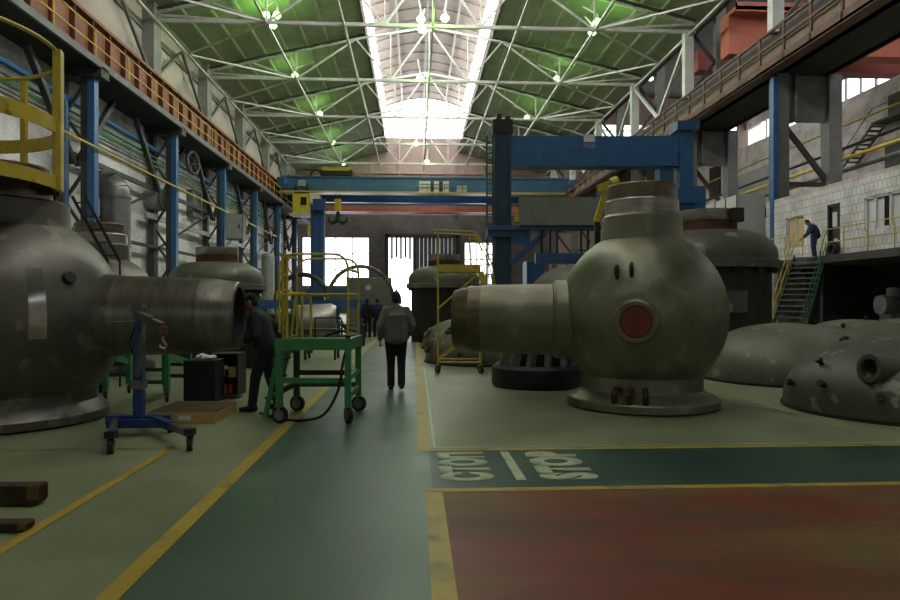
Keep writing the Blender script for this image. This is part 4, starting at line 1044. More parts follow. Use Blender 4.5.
pts = [T + Vector(v) for v in ((.05, .1, gtz + .02), (.30, -.05, gtz + .10), (.42, -.44, gtz + .02), (.36, -.56, .8), (.3, -.56, .45), (.1, -.5, .12), (-.25, -.35, .02), (-.6, -.1, .02), (-.9, .3, .02))]
sm = []
for i in range(len(pts) - 1):
    a, b_, c_, d_ = pts[max(i - 1, 0)], pts[i], pts[i + 1], pts[min(i + 2, len(pts) - 1)]
    for j in range(6):
        t = j / 6; sm.append(.5 * (2 * b_ + (c_ - a) * t + (2 * a - 5 * b_ + 4 * c_ - d_) * t * t + (3 * b_ - a - 3 * c_ + d_) * t ** 3))
o.tube(sm + [pts[-1]], .018, 8)
tag(o.build('air_hose', M['cable']), 'black hose hanging from the green trolley to the floor', 'hose')

# green bench frames behind the hoist
def bench(loc, rz, w_, d_, h_, label):
    r = empty('steel_bench', loc, rz, label, 'bench')
    for x in (-w_ / 2, w_ / 2):
        for y in (-d_ / 2, d_ / 2):
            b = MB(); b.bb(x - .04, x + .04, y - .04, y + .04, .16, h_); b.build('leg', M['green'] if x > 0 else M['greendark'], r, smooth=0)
            caster(r, (x, y, 0), .075, .4)
    for z in (.32, .52):
        for y in (-d_ / 2, d_ / 2):
            b = MB(); b.bb(-w_ / 2, w_ / 2, y - .02, y + .02, z - .03, z + .03); b.build('cross_bar', M['greendark'], r, smooth=0)
    b = MB(); b.beam((w_ / 2, -d_ / 2, .75), (w_ / 2, d_ / 2, .55), .03, .1); b.build('side_plate', M['green'], r, smooth=0)
    b = MB(); b.bb(-w_ / 2 - .05, w_ / 2 + .05, -d_ / 2 - .05, d_ / 2 + .05, h_ - .02, h_ + .04); b.build('top', M['greendark'], r, smooth=0)
    return r
bench(G(103, 11.2), -YAW, .5, .8, .82, 'dark green wheeled bench behind the worn valve body foot')
bench(G(166, 11.0), -YAW, .42, .9, .82, 'green wheeled bench frame between the blue hoist and the black cabinet')

# pallet, cabinet, shelf
pb = empty('pallet', G(194, 9.15), math.radians(-2), 'pale wooden pallet on the floor in front of the black cabinet', 'pallet')
for i in range(6):
    b = MB(); y = -.42 + .84 * i / 5; b.bb(-.43, .43, y - .065, y + .065, .135, .155); b.build('deck_board', M['woodtop'], pb, smooth=0)
b = MB(); b.bb(-.44, .44, -.5, -.475, 0, .15); b.build('front_board', M['wood'], pb, smooth=0)
b = MB(); b.bb(-.44, .44, .475, .5, 0, .14); b.build('rear_board', M['wood'], pb, smooth=0)
for x in (-.42, 0, .42): b = MB(); b.bb(x - .02, x + .02, -.475, .475, 0, .135); b.build('bearer', M['wood'], pb, smooth=0)
b = MB(); b.bb(-.02, .14, -.505, -.5, .05, .11); b.build('paper_tag', M['whitesign'], pb, smooth=0)
bc = empty('cabinet', G(204.5, 10.6), -YAW, 'plain black steel cabinet with white film on top', 'cabinet')
b = MB(); b.bb(-.25, .25, -.22, .22, .02, .68); b.build('body', M['black'], bc, smooth=0, bevel=.01)
b = MB(); b.bb(-.245, .245, -.235, -.22, .04, .67); b.build('door', M['black'], bc, smooth=0, bevel=.004)
b = MB(); b.bb(.19, .21, -.25, -.235, .36, .46); b.build('handle', M['darkiron'], bc, smooth=0)
b = MB()
for i in range(7): b.sphere((-.03 + .035 * i - .06, .0 + .05 * math.sin(i * 2.1), .70), .065, 12, 8, (1, 1, .7 + .3 * math.sin(i)))
o = b.build('plastic_film', M['whitebag']); o.location = Vector(bc.location) + Vector((.03, -.02, .65))
tag(o, 'crumpled white film bundle on top of the black cabinet', 'film')
sh = empty('shelf_box', G(229, 11.1), -YAW, 'black open shelf box beside the black cabinet', 'shelf')
b = MB(); b.bb(-.22, .22, .2, .22, .05, .74); b.bb(-.22, -.2, -.22, .2, .05, .74); b.bb(.2, .22, -.22, .2, .05, .74); b.bb(-.22, .22, -.22, .22, .72, .75); b.build('case', M['black'], sh, smooth=0)
for z in (.08, .36): b = MB(); b.bb(-.2, .2, -.22, .2, z - .02, z); b.build('shelf_board', M['black'], sh, smooth=0)
def onshelf(nm, x, z, sx, sy, sz, m, label, cat):
    b = MB(); b.bb(-sx / 2, sx / 2, -sy / 2, sy / 2, 0, sz); o = b.build(nm, M[m], smooth=0, bevel=.006)
    o.location = Vector(sh.location) + Vector((x, -.08, z)); tag(o, label, cat)
onshelf('carton', -.08, .08, .17, .2, .15, 'card', 'brown carton on the lower shelf beside the orange tin', 'carton')
onshelf('tin', .055, .08, .06, .06, .15, 'redthing', 'orange red tin on the lower shelf of the black shelf box', 'tin')
onshelf('parts_box', -.10, .36, .16, .2, .10, 'card', 'brown parts box on the upper shelf under white paper', 'box')
onshelf('parts_box', .10, .36, .12, .2, .16, 'wood', 'taller tan box on the upper shelf of the black shelf box', 'box')
b = MB(); b.sphere((0, 0, .03), .1, 14, 8, (1.2, 1, .45)); o = b.build('paper_bundle', M['whitebag']); o.location = Vector(sh.location) + Vector((-.08, -.12, .46)); tag(o, 'pale paper bundle lying on the brown parts box', 'paper')
# rusty fork bars
def fork(px0, px1, d, w_, h_, label, tip):
    p0 = G(px0, d); p1 = G(px1, d); L = (p1 - p0).length
    r = empty('fork_bar', p1, math.atan2((p0 - p1).y, (p0 - p1).x), label, 'steel bar')
    b = MB(); pts = [(0, 0), (0, 0)]
    sec = [(.0, h_ * .25, h_), (.02, h_ * .1, h_ * 1.02), (.07, 0.0, h_), (L + 1.2, 0, h_ * .92)]
    vs = []
    for (x, z0, z1) in sec: vs += [(x, -w_ / 2, z0), (x, w_ / 2, z0), (x, w_ / 2, z1), (x, -w_ / 2, z1)]
    fs = [(3, 2, 1, 0), (12, 13, 14, 15)]
    for i in range(3):
        a = 4 * i
        for j in range(4): fs.append((a + j, a + (j + 1) % 4, a + 4 + (j + 1) % 4, a + 4 + j))
    b.add(vs, fs); b.build('bar', M['barsteel'], r, smooth=0, bevel=.012)
    b = MB(); b.bb(.0, tip, -w_ / 2 - .003, w_ / 2 + .003, h_ * .3, h_ * .98); b.build('worn_tip', M['ochre'], r, smooth=0, bevel=.01)
fork(-40, 43, 5.22, .14, .165, 'thick rusty steel bar with worn tip lying on the floor', .09)
fork(-40, 30, 4.62, .12, .07, 'thin rusty steel bar lying in front of the thick one', .05)
# ================================================================== CRANES AND MANIPULATORS
# blue gantry with crossbeam behind the valve body
gd = 19.8
ga = empty('welding_gantry', G(503, gd), -YAW, 'tall blue gantry with crossbeam and grey boom behind the valve body', 'gantry')
def GA(px, py, d=gd):
    q = W(px, py, d) - Vector(ga.location); return Matrix.Rotation(YAW, 3, 'Z') @ q
zt = GA(503, 124).z; xr = GA(683, 300).x
b = MB(); b.bb(-.28, .22, -.3, .3, 0, zt - .25); b.build('mast', M['mastdark'], ga, smooth=0)
b = MB()
for x in (-.28, .14): b.bb(x, x + .08, -.36, -.3, 0, zt - .1)
b.build('guide_rail', M['mastdark'], ga, smooth=0)
b = MB(); b.bb(-.33, .27, -.36, .34, zt - .35, zt + .05); b.bb(-.2, -.05, -.2, .2, zt, zt + .25); b.bb(.05, .2, -.2, .2, zt, zt + .18); b.build('mast_head', M['darkiron'], ga, smooth=0)
b = MB()
for x in (-.52, -.34): b.bb(x, x + .05, -.2, -.15, 0, zt - .4)
z = .3
while z < zt - .4: b.bb(-.52, -.29, -.19, -.16, z, z + .04); z += .3
b.build('ladder', M['greendark'], ga, smooth=0)
z0, z1 = GA(600, 168).z, GA(600, 138).z; zm = GA(600, 153).z
b = MB(); b.bb(.22, xr + .05, -.25, .3, zm, z1); b.build('crossbeam', M['blue'], ga, smooth=0)
b = MB(); b.bb(.22, xr - .25, -.32, .3, z0, zm - .02); b.build('lower_beam', M['blue'], ga, smooth=0)
b = MB(); b.bb(xr - .2, xr + .2, -.3, .3, 0, GA(600, 124).z); b.build('leg', M['blue'], ga, smooth=0)
b = MB(); b.bb(xr - .3, xr + .35, -.4, .4, GA(600, 133).z, GA(600, 124).z); b.build('leg_head', M['bluedark'], ga, smooth=0)
b = MB(); b.bb(xr - .75, xr - .35, -.2, .3, 2.0, z0); b.build('inner_leg', M['blue'], ga, smooth=0)
b = MB(); b.bb(xr + .2, xr + .55, -.35, .2, GA(600, 212).z, GA(600, 188).z); b.bb(xr - .3, xr + .3, -.42, .3, GA(600, 205).z, GA(600, 190).z); b.build('drive_box', M['blue'], ga, smooth=0)
zb0, zb1 = GA(560, 228).z, GA(560, 201).z; xb0, xb1 = GA(517, 0).x, GA(602, 0).x
b = MB(); b.bb(xb0, xb1, -.75, -.38, zb0, zb1); b.build('boom_box', M['greybox'], ga, smooth=0)
b = MB(); b.bb(-.5, xb1 - .1, -.6, -.3, zb0 - .12, zb0); b.bb(.2, .75, -.5, -.3, zb0 - .55, zb0 - .1); b.bb(-.5, .3, -.5, .36, zb0 - .3, zb0 + .02); b.build('carriage', M['bluedark'], ga, smooth=0)
b = MB(); b.beam((.2, -.4, zb0 - 1.1), (1.2, -.4, zb0 - .2), .18, .18); b.build('boom_strut', M['bluedark'], ga, smooth=0)
b = MB(); b.bb(xb0 - .12, xb0, -.7, -.4, zb0 + .1, zb0 + .45); b.build('yellow_drive', M['yellow'], ga, smooth=0, bevel=.02)
for x in (1.05, 1.3, 1.5, 2.2, 2.4):
    b = MB(); b.bb(x, x + .07, -.55, -.48, zb0 - .85, zb0 - .1); b.build('hanger_rod', M['darkiron'], ga, smooth=0)
b = MB(); b.bb(.9, 2.6, -.6, -.4, zb0 - 1.1, zb0 - .8); b.build('tool_beam', M['bluedark'], ga, smooth=0)
sx0, sx1 = GA(582, 0).x, GA(593, 0).x
b = MB(); b.bb(sx0, sx1, -.27, -.245, GA(0, 144).z, GA(0, 137).z); b.build('white_plate', M['whitesign'], ga, smooth=0)
t = text_mesh('М320', 'beam_lettering', M['palegrey'], .3, ga); fit_text(t, sx1 - sx0, GA(0, 145.2).z - GA(0, 150).z)
for v in t.data.vertices: v.co = Vector((v.co.x, 0, v.co.y))
t.location = (sx0, -.256, GA(0, 150).z)
# yellow manipulator arm beside the valve neck
ym = empty('hoist_arm', G(596, 12.3), 0, 'yellow lifting arm standing beside the valve body neck', 'lifting arm')
def YM(px, py, d=12.3): return W(px, py, d) - Vector(ym.location)
b = MB(); b.beam(YM(596, 222), YM(606, 190), .10, .10); b.beam(YM(598, 189), YM(616, 182), .14, .14); b.build('arm', M['yellow'], ym, smooth=0)
b = MB(); b.cyl(YM(611, 184, 12.2), YM(618, 181, 12.2), .10, n=16); b.build('drum', M['yellow'], ym)
b = MB(); b.beam(YM(597, 222), Vector((YM(597, 222).x, YM(597, 222).y, 0)), .09, .09); b.build('post', M['darkiron'], ym, smooth=0)

# bridge crane 1
hall(True)
bd = 46.5
def bc_x(px, d): return W(px, 302, d).x
cr = empty('bridge_crane', (0.6, 46.5, 9.0), 0, 'dusty blue bridge crane with yellow trimmed walkway, the nearer of two', 'bridge crane')
def zc_(py, d=bd): return EYE - (py - HOR) / F * d - 9.0
xl, xr_ = -9.85, 10.3
b = MB(); b.bb(xl, xr_, -.3, .3, zc_(195), zc_(178)); b.bb(xl, xr_, -.42, .42, zc_(179.5), zc_(178)); b.build('girder', M['bluegrey'], cr, smooth=0)
b = MB(); b.bb(xl, xr_, 1.8, 2.3, zc_(199), zc_(184)); b.build('rear_girder', M['bluedark'], cr, smooth=0)
b = MB(); b.bb(xl, xr_, -1.0, -.3, zc_(195.3), zc_(194.9)); b.bb(xl, xr_, -1.05, -1.0, zc_(195.4), zc_(194.2)); b.build('walkway', M['yellowline'], cr, smooth=0)
b = MB()
for i in range(17): x = xl + .3 + i * 1.22; b.bb(x, x + .04, -1.04, -1.0, zc_(195), zc_(187))
for z in (187, 190.5): b.bb(xl, xr_, -1.04, -1.01, zc_(z), zc_(z) + .04)
b.build('railing', M['bluegrey'], cr, smooth=0)
for s in (xl - .05, xr_ - .2):
    b = MB(); b.bb(s, s + .5, -1.4, 3.4, zc_(192), zc_(182)); b.build('end_carriage', M['bluedark'], cr, smooth=0)
def crx(px): return bc_x(px, 45.5) - .6
for (p0, p1, y0, y1) in ((419, 430.5, 181, 193), (434, 439, 181, 193), (443, 449, 181, 193), (457, 467, 185.5, 193.2)):
    b = MB(); b.bb(crx(p0), crx(p1), -1.0, -.62, zc_(y1, 45.5), zc_(y0, 45.5)); b.build('electrical_box', M['kraft'], cr, smooth=0)
b = MB()
b.bb(crx(430.5), crx(434), -.95, -.7, zc_(193, 45.5), zc_(182, 45.5)); b.bb(crx(439), crx(443), -.95, -.7, zc_(193, 45.5), zc_(182, 45.5)); b.build('switchgear', M['darkiron'], cr, smooth=0)
b = MB(); b.bb(crx(298), crx(305), -.4, -.3, zc_(188), zc_(182.5)); b.build('pale_plate', M['palegrey'], cr, smooth=0)
tw = MB(); tw.bb(crx(320), crx(352), -.5, 2.4, zc_(177.5), zc_(172)); tw.build('trolley', M['darkiron'], cr, smooth=0)
tw = MB(); tw.bb(crx(322), crx(350), -.55, -.5, zc_(173), zc_(170)); tw.bb(crx(320), crx(352), -.6, -.5, zc_(171), zc_(170)); tw.build('trolley_trim', M['yellowline'], cr, smooth=0)
tw = MB(); tw.cyl((crx(340), .6, zc_(168.5)), (crx(347), .6, zc_(168.5)), .3, n=16); tw.bb(crx(326), crx(334), .2, 1.0, zc_(171), zc_(166.5)); tw.build('trolley_motor', M['greysteel'], cr)
tw = MB(); tw.tube([(crx(320), 0, zc_(174)), (crx(316), 0, zc_(171)), (crx(311), 0, zc_(172)), (crx(309), 0, zc_(177))], .07, 6); tw.build('cable_loop', M['cable'], cr)
cb = empty('crane_cab', W(303, 217, 45.6), -YAW, 'yellow operator cab hung under the dusty blue bridge crane', 'crane cab')
b = MB(); b.bb(-.6, .5, -.5, .6, .2, 1.55); b.build('body', M['yellow'], cb, smooth=0)
b = MB(); b.bb(-.05, .35, -.53, -.5, .75, 1.3); b.build('window', M['glassdark'], cb, smooth=0)
b = MB(); b.bb(-.8, .8, -.7, .7, .05, .2); b.build('floor_plate', M['palegrey'], cb, smooth=0)
b = MB(); b.bb(.55, 1.2, -.5, .5, .9, 1.5); b.build('side_box', M['kraft'], cb, smooth=0)
b = MB(); b.bb(.25, 1.3, .3, .9, -1.2, -.5); b.build('lower_box', M['yellow'], cb, smooth=0)
b = MB(); b.bb(-.5, -.4, -.4, .4, 1.5, 2.2); b.bb(.3, .4, -.4, .4, 1.5, 2.2); b.build('hanger', M['darkiron'], cb, smooth=0)
hk = empty('crane_hook', W(338, 224, 46), 0, 'dark double crane hook under a yellow pulley block', 'hook')
b = MB(); b.bb(-.22, .22, -.2, .2, .85, 1.75); b.build('pulley_block', M['yellow'], hk, smooth=0, bevel=.05)
b = MB()
for s in (-1, 1): b.tube([(0, 0, .9), (0, 0, .55), (s * .1, 0, .2), (s * .35, 0, .05), (s * .6, 0, .2), (s * .62, 0, .5)], [.12, .12, .16, .16, .12, .06], 10)
b.build('hook', M['darkiron'], hk)
b = MB()
for x in (-.15, .15): b.cyl((x, 0, 1.7), (x, 0, 3.0), .03, n=6)
b.build('rope', M['cable'], hk)
# bridge crane 2
c2 = empty('bridge_crane', (0.6, 52.3, 8.0), 0, 'blue and orange bridge crane below and behind the dusty blue one', 'bridge crane')
def z2(py, d=52.0): return EYE - (py - HOR) / F * d - 8.0
b = MB(); b.bb(xl, xr_, -.4, .4, z2(208), z2(199)); b.build('girder', M['bluedark'], c2, smooth=0)
b = MB(); b.bb(xl, xr_, -.9, -.4, z2(213), z2(207)); b.build('orange_beam', M['orange'], c2, smooth=0)
b = MB(); b.bb(xl, xr_, 1.5, 2.2, z2(210), z2(200)); b.build('rear_girder', M['bluedark'], c2, smooth=0)
for s in (xl - .05, xr_ - .2):
    b = MB(); b.bb(s, s + .5, -1.4, 3.2, z2(205), z2(193)); b.build('end_carriage', M['bluedark'], c2, smooth=0)
b = MB(); b.bb(6.0, 8.8, -1.6, -.9, z2(196), z2(194)); b.bb(6.2, 6.3, -1.6, -1.5, z2(196), z2(188)); b.bb(8.6, 8.7, -1.6, -1.5, z2(196), z2(186)); b.build('platform', M['yellowline'], c2, smooth=0)

hall(False)
# blue far mast
fm = empty('welding_mast', G(318, 38.5), 0, 'blue column manipulator standing before the daylit end window', 'mast')
zz = W(318, 205, 38.5).z
b = MB(); b.bb(-.38, .38, -.35, .35, .4, zz); b.build('column', M['blue'], fm, smooth=0)
b = MB(); b.bb(-.25, -.15, -.42, -.35, .4, zz); b.bb(.15, .25, -.42, -.35, .4, zz); b.build('guide_rail', M['bluedark'], fm, smooth=0)
b = MB(); b.bb(-1.0, 1.0, -.9, .9, 0, .4); b.build('base', M['bluedark'], fm, smooth=0)
b = MB(); b.bb(-.6, 3.2, -.75, -.42, 1.9, 2.35); b.build('boom', M['blue'], fm, smooth=0)
b = MB(); b.bb(-.2, .5, -.7, -.36, zz - .4, zz + .25); b.build('head', M['bluedark'], fm, smooth=0)

# yellow ladder platform
lp = empty('ladder_platform', G(459, 15.2), -YAW, 'yellow wheeled ladder platform by the pipe stub, beyond the valve body', 'ladder platform')
def LPx(px): return (px - 459) / F * 15.2
x0, x1 = LPx(438), LPx(480); zd = 2.28
for x in (x0, x1):
    for y in (-.4, .4):
        b = MB(); b.tube([(x, y, .15), (x, y, zd)], .017, 8); b.build('post', M['yellow'], lp)
        caster(lp, (x, y, 0), .085, .6)
b = MB(); b.bb(x0, x1, -.42, .42, zd, zd + .16); b.build('deck', M['yellow'], lp, smooth=0)
for y in (-.4, .4):
    b = MB(); b.tube(bend([(x0, y, zd), (x0, y, zd + .93), (x0 - .12, y, zd + .95), (x1 - .1, y, zd + .9), (x1 + .25, y, zd + .2), (x1 + .45, y, .9)], .15, 6), .015, 8); b.build('guard_rail', M['yellow'], lp)
    b = MB(); b.tube(bend([(x1 - .2, y, zd), (x1 - .25, y, zd + .85), (x1 - .05, y, zd + .8), (x1 + .35, y, .8)], .12, 6), .013, 8); b.build('guard_rail', M['yellow'], lp)
    b = MB(); b.tube([(x0, y, 1.45), (x1, y, zd)], .018, 8); b.tube([(x0, y, .3), (x1, y, .95)], .018, 8); b.tube([(x0, y, .25), (x1, y, .25)], .018, 8); b.build('diagonal_brace', M['yellow'], lp)
for i in range(8):
    b = MB(); z = .28 + i * .26; x = x1 + .55 - i * .07; b.bb(x - .07, x + .07, -.38, .38, z - .015, z + .015); b.build('tread', M['yellow'], lp, smooth=0)
for y in (-.4, .4):
    b = MB(); b.beam((x1 + .6, y, .05), (x1 + .02, y, zd), .04, .09); b.build('stringer', M['yellow'], lp, smooth=0)

# far clutter before the end window
g = empty('steel_ring', G(361, 34.5), math.radians(12), 'huge thin steel ring standing on edge before the end window', 'ring')
b = MB(); b.tube(arc((0, 0, 1.78), 1.68, 0, 2 * PI, 48, (1, 0, 0), (0, 0, 1))[:-1], .1, 8, True); b.build('ring', M['olive'], g)
g = empty('steel_ring', G(302, 36), math.radians(-10), 'dark steel ring standing on edge beside the blue far mast', 'ring')
b = MB(); b.tube(arc((0, 0, 1.60), 1.5, 0, 2 * PI, 40, (1, 0, 0), (0, 0, 1))[:-1], .14, 8, True); b.build('ring', M['darksteel'], g)
g = empty('machine_cabinet', G(369, 36.8), 0, 'big dark grey machine cabinet with a small round dial before the gate', 'machine')
b = MB(); b.bb(-1.2, 1.25, -.6, .6, 0, 2.95); b.build('body', M['greybox'], g, smooth=0, bevel=.04)
b = MB(); b.cyl((.0, -.6, 2.4), (.0, -.63, 2.4), .16, n=20); b.build('dial', M['whitesign'], g)
g = empty('machine_bed', G(318, 30.5), 0, 'long blue machine bed behind the green trolley', 'machine')
b = MB(); b.bb(-2.6, 2.3, -.5, .5, 1.3, 1.7); b.build('beam', M['blue'], g, smooth=0)
for x in (-2.4, -.8, .8, 2.0): b = MB(); b.bb(x - .15, x + .15, -.4, .4, 0, 1.3); b.build('leg', M['bluedark'], g, smooth=0)
g = empty('shell_ring', G(318, 25.8), math.radians(6), 'pale machined shell ring lying on its side behind the green trolley rails', 'shell ring')
b = MB(); mt = Matrix.Translation((0, 0, .82)) @ Matrix.Rotation(PI / 2, 4, 'Y'); b.lathe([(.62, -.8), (.66, -.8), (.72, .5), (.62, .7), (.58, .7), (.58, -.8), (.62, -.8)], 40, mt); b.build('shell', M['machined'], g)
b = MB(); b.bb(-.7, -.5, -.6, .6, 0, .32); b.bb(.3, .5, -.6, .6, 0, .32); b.build('cradle', M['darkiron'], g, smooth=0)
def stand(px, d, w_, h_, label):
    r = empty('work_table', G(px, d), -YAW, label, 'table')
    b = MB(); b.bb(-w_ / 2, w_ / 2, -.3, .3, h_ - .05, h_); b.build('top', M['darksteel'], r, smooth=0)
    for x in (-w_ / 2 + .04, w_ / 2 - .04):
        for y in (-.26, .26):
            b = MB(); b.bb(x - .03, x + .03, y - .03, y + .03, 0, h_ - .05); b.build('leg', M['darksteel'], r, smooth=0)
stand(322, 18.5, .9, .85, 'dark steel work table behind the green trolley')
stand(300, 20.5, .7, .75, 'smaller dark work table behind the green trolley on the wall side')
stand(352, 24, .9, .8, 'low dark table by the far yellow line')
b = MB(); b.bb(-.55, .55, -.6, .6, 0, .95); b.bb(-.4, .4, -.4, .4, .95, 1.3)
o = b.build('machine_block', M['darkiron'], smooth=0, bevel=.03); o.location = G(262, 16.5); tag(o, 'dark machine base behind the worker in dark green', 'machine')
b = MB(); b.bb(-.9, .9, -.6, .6, 0, 1.15)
o = b.build('tool_chest', M['darksteel'], smooth=0, bevel=.03); o.location = G(283, 27); tag(o, 'dark tool chest against the columns behind the trolley', 'chest')
g = empty('tripod_light', G(284, 33), 0, 'yellow rail stand against the columns near the blue far mast', 'stand')
b = MB(); b.tube(bend([(-.35, 0, 0), (-.35, 0, 2.2), (.35, 0, 2.2), (.35, 0, 0)], .15), .04, 8); b.tube([(-.35, 0, 1.1), (.35, 0, 1.1)], .035, 8); b.build('frame', M['yellow'], g)
g.name = 'rail_stand'
b = MB(); b.lathe([(0, 0), (.3, 0), (.3, .5), (.18, .8), (.18, 2.2), (0, 2.25)], 20)
o = b.build('gas_cylinder', M['palegrey']); o.location = G(523, 30); tag(o, 'pale upright gas cylinder beyond the gantry mast', 'cylinder')
g = empty('turning_machine', G(565, 26), 0, 'blue grey turning machine under the gantry boom', 'machine')
b = MB(); b.bb(-1.8, 1.6, -.6, .6, 0, 1.2); b.bb(-1.6, -.9, -.5, .5, 1.2, 3.2); b.bb(.6, 1.3, -.5, .5, 1.2, 2.9); b.build('body', M['bluedark'], g, smooth=0, bevel=.04)
b = MB(); b.cyl((-.9, 0, 2.2), (.6, 0, 2.2), .45, n=24); b.build('spindle', M['whiteduct'], g)
g = empty('tower_machine', G(620, 30), 0, 'dark machine tower between the gantry legs', 'machine')
b = MB(); b.bb(-1.2, 1.2, -.8, .8, 0, 4.4); b.build('body', M['darksteel'], g, smooth=0, bevel=.05)
g = empty('valve_actuator', G(893, 24), 0, 'dark round machine in the shadow of the undercroft', 'machine')
b = MB(); b.cyl((-.5, 0, 1.5), (.5, 0, 1.5), .35, n=20); b.bb(-.3, .3, -.3, .3, 0, 1.2); b.build('body', M['duct'], g)
b = MB(); b.lathe([(0, 1.8), (.2, 1.8), (.2, 2.1), (0, 2.15)], 16); b.build('cap', M['whiteduct'], g)
b = MB(); b.bb(-.5, .5, -1.2, 1.2, 0, .6)
o = b.build('steel_step', M['darkiron'], smooth=0); o.location = G(397.5, 40); tag(o, 'low dark step block near the gate behind the walker', 'step')
# light timber ladder leaning behind the worn valve
o = MB(); a = W(72, 196, 12.0); c = W(108, 262, 12.4)
for s in (0, .22): o.beam(a + Vector((s, 0, 0)), c + Vector((s, 0, 0)), .03, .05)
o.beam(c, Vector((c.x, c.y, 0)), .03, .03); o.beam(c + Vector((.22, 0, 0)), Vector((c.x + .22, c.y, 0)), .03, .03)
for i in range(5): o.beam(a.lerp(c, .1 + i * .2), a.lerp(c, .1 + i * .2) + Vector((.22, 0, 0)), .025, .025)
tag(o.build('stepladder', M['black'], smooth=0), 'thin black stepladder between the two worn valve bodies', 'stepladder')

# ================================================================== PEOPLE
def fused(name, parts, m, parent, voxel, smooth_it=4):
    b = MB()
    for p in parts:
        if p[0] == 'c': b.capsule(p[1], p[2], p[3], p[4])
        elif p[0] == 's': b.sphere(p[1], 1.0, 18, 12, p[2], p[3] if len(p) > 3 else None)
    o = b.build('tmp', m, smooth=0); off = o.location.copy()
    rm = o.modifiers.new('r', 'REMESH'); rm.mode = 'VOXEL'; rm.voxel_size = voxel
    s_ = o.modifiers.new('s', 'SMOOTH'); s_.iterations = smooth_it; s_.factor = .5
    dg = bpy.context.evaluated_depsgraph_get()
    me = bpy.data.meshes.new_from_object(o.evaluated_get(dg)); bpy.data.objects.remove(o)
    me.materials.clear(); me.materials.append(m)
    for v in me.vertices: v.co += off
    me.polygons.foreach_set('use_smooth', [True] * len(me.polygons))
    n = bpy.data.objects.new(name, me); COL.objects.link(n); n.parent = parent
    return n
V = Vector
def person(loc, rz, label, J, top, legs, cap=None, voxel=.014, lean=0.0, scale=1.0, eyes=True, top_len=.80, name='person', fat=1.0):
    """J: joints in metres, the person faces +y"""
    r = empty(name, loc, rz, label, 'person'); r.scale = (scale,) * 3
    D = dict(pelvis=V((0, 0, .95)), chest=V((0, 0, 1.30)), neck=V((0, 0, 1.47)), head=V((0, .02, 1.63)),
             sl=V((-.185, 0, 1.42)), el=V((-.25, -.02, 1.13)), wl=V((-.26, .06, .88)), sr=V((.185, 0, 1.42)), er=V((.25, -.02, 1.13)), wr=V((.26, .06, .88)),
             hl=V((-.10, 0, .92)), kl=V((-.11, .02, .50)), al=V((-.11, -.02, .10)), hr=V((.10, 0, .92)), kr=V((.11, .02, .50)), ar=V((.11, -.02, .10)))
    for k_, v in J.items(): D[k_] = V(v)
    H = D['head']; hd = (H - D['neck']).normalized()
    yaw = D.get('look', V((0, 1, 0))); fwd = (yaw - hd * yaw.dot(hd)).normalized(); rt = fwd.cross(hd)
    rot = Matrix((rt, fwd, hd)).transposed()
    parts = [('s', H + hd * .015, (.076, .095, .112), rot), ('s', H - hd * .055 + fwd * .03, (.058, .065, .06), rot),
             ('c', D['neck'] - hd * .03, H - hd * .05, .055, .052),
             ('c', H + fwd * .088 + hd * .005, H + fwd * .103 - hd * .022, .009, .014),
             ('s', H - rt * .076 - fwd * .005 - hd * .005, (.012, .024, .034), rot), ('s', H + rt * .076 - fwd * .005 - hd * .005, (.012, .024, .034), rot),
             ('s', H + fwd * .085 - hd * .062, (.026, .012, .010), rot),
             ('c', D['chest'], D['neck'], .13, .06), ('c', D['pelvis'], D['chest'], .11, .13),
             ('c', D['sl'], D['sr'], .06, .06)]
    for s in 'lr':
        parts += [('c', D['s' + s], D['e' + s], .05, .042), ('c', D['e' + s], D['w' + s], .042, .028),
                  ('c', D['h' + s], D['k' + s], .08, .055), ('c', D['k' + s], D['a' + s], .052, .038), ('c', D['a' + s], D['a' + s] + V((0, .12, -.05)), .038, .03)]
        # hand: palm, four fingers, thumb
        w_ = D['w' + s]; ad = D.get('hd' + s, (w_ - D['e' + s])).normalized()
        sd = 1 if s == 'r' else -1
        pn = V((sd, 0, 0)); pn = (pn - ad * pn.dot(ad)).normalized()      # back of the hand faces outwards
        th = ad.cross(pn) * (1 if s == 'l' else -1)                       # towards the thumb (front)
        if th.y < 0: th = -th
        parts += [('c', w_, w_ + ad * .03, .026, .026)]
        for f in range(4):
            o_ = th * (.028 - .019 * f); ln = (.070, .078, .072, .056)[f]
            k0 = w_ + ad * .025 + o_ * .6; k1 = w_ + ad * .088 + o_; k2 = k1 + (ad * .8 - pn * .5).normalized() * ln * .5; k3 = k2 + (ad * .5 - pn * .9).normalized() * ln * .5
            parts += [('c', k0, k1, .014, .0115), ('c', k1, k2, .0105, .0095), ('c', k2, k3, .0095, .008)]
        t1 = w_ + ad * .03 + th * .028; t2 = t1 + (ad * .6 + th * .7 - pn * .2).normalized() * .04; t3 = t2 + (ad * .9 + th * .2 - pn * .3).normalized() * .032
        parts += [('c', w_ + ad * .02 + th * .01, t1, .016, .013), ('c', t1, t2, .012, .011), ('c', t2, t3, .0105, .009)]
    fused('body', parts, M['skin'], r, min(voxel, .011), 2)
    # trousers
    tp = [('c', D['hl'] + V((0, 0, .04)), D['hr'] + V((0, 0, .04)), .112 * fat, .112 * fat), ('c', D['pelvis'] + V((0, 0, .05)), D['pelvis'], .115 * fat, .115 * fat)]
    for s in 'lr': tp += [('c', D['h' + s], D['k' + s], .108 * fat, .078), ('c', D['k' + s], D['a' + s] + V((0, -.005, -.01)), .076, .066), ('c', D['k' + s], D['k' + s], .08, .08)]
    fused('trousers', tp, legs, r, voxel)
    # jacket
    up = (D['chest'] - D['pelvis']).normalized(); hem = D['pelvis'] + up * (.95 - top_len)
    jp = []
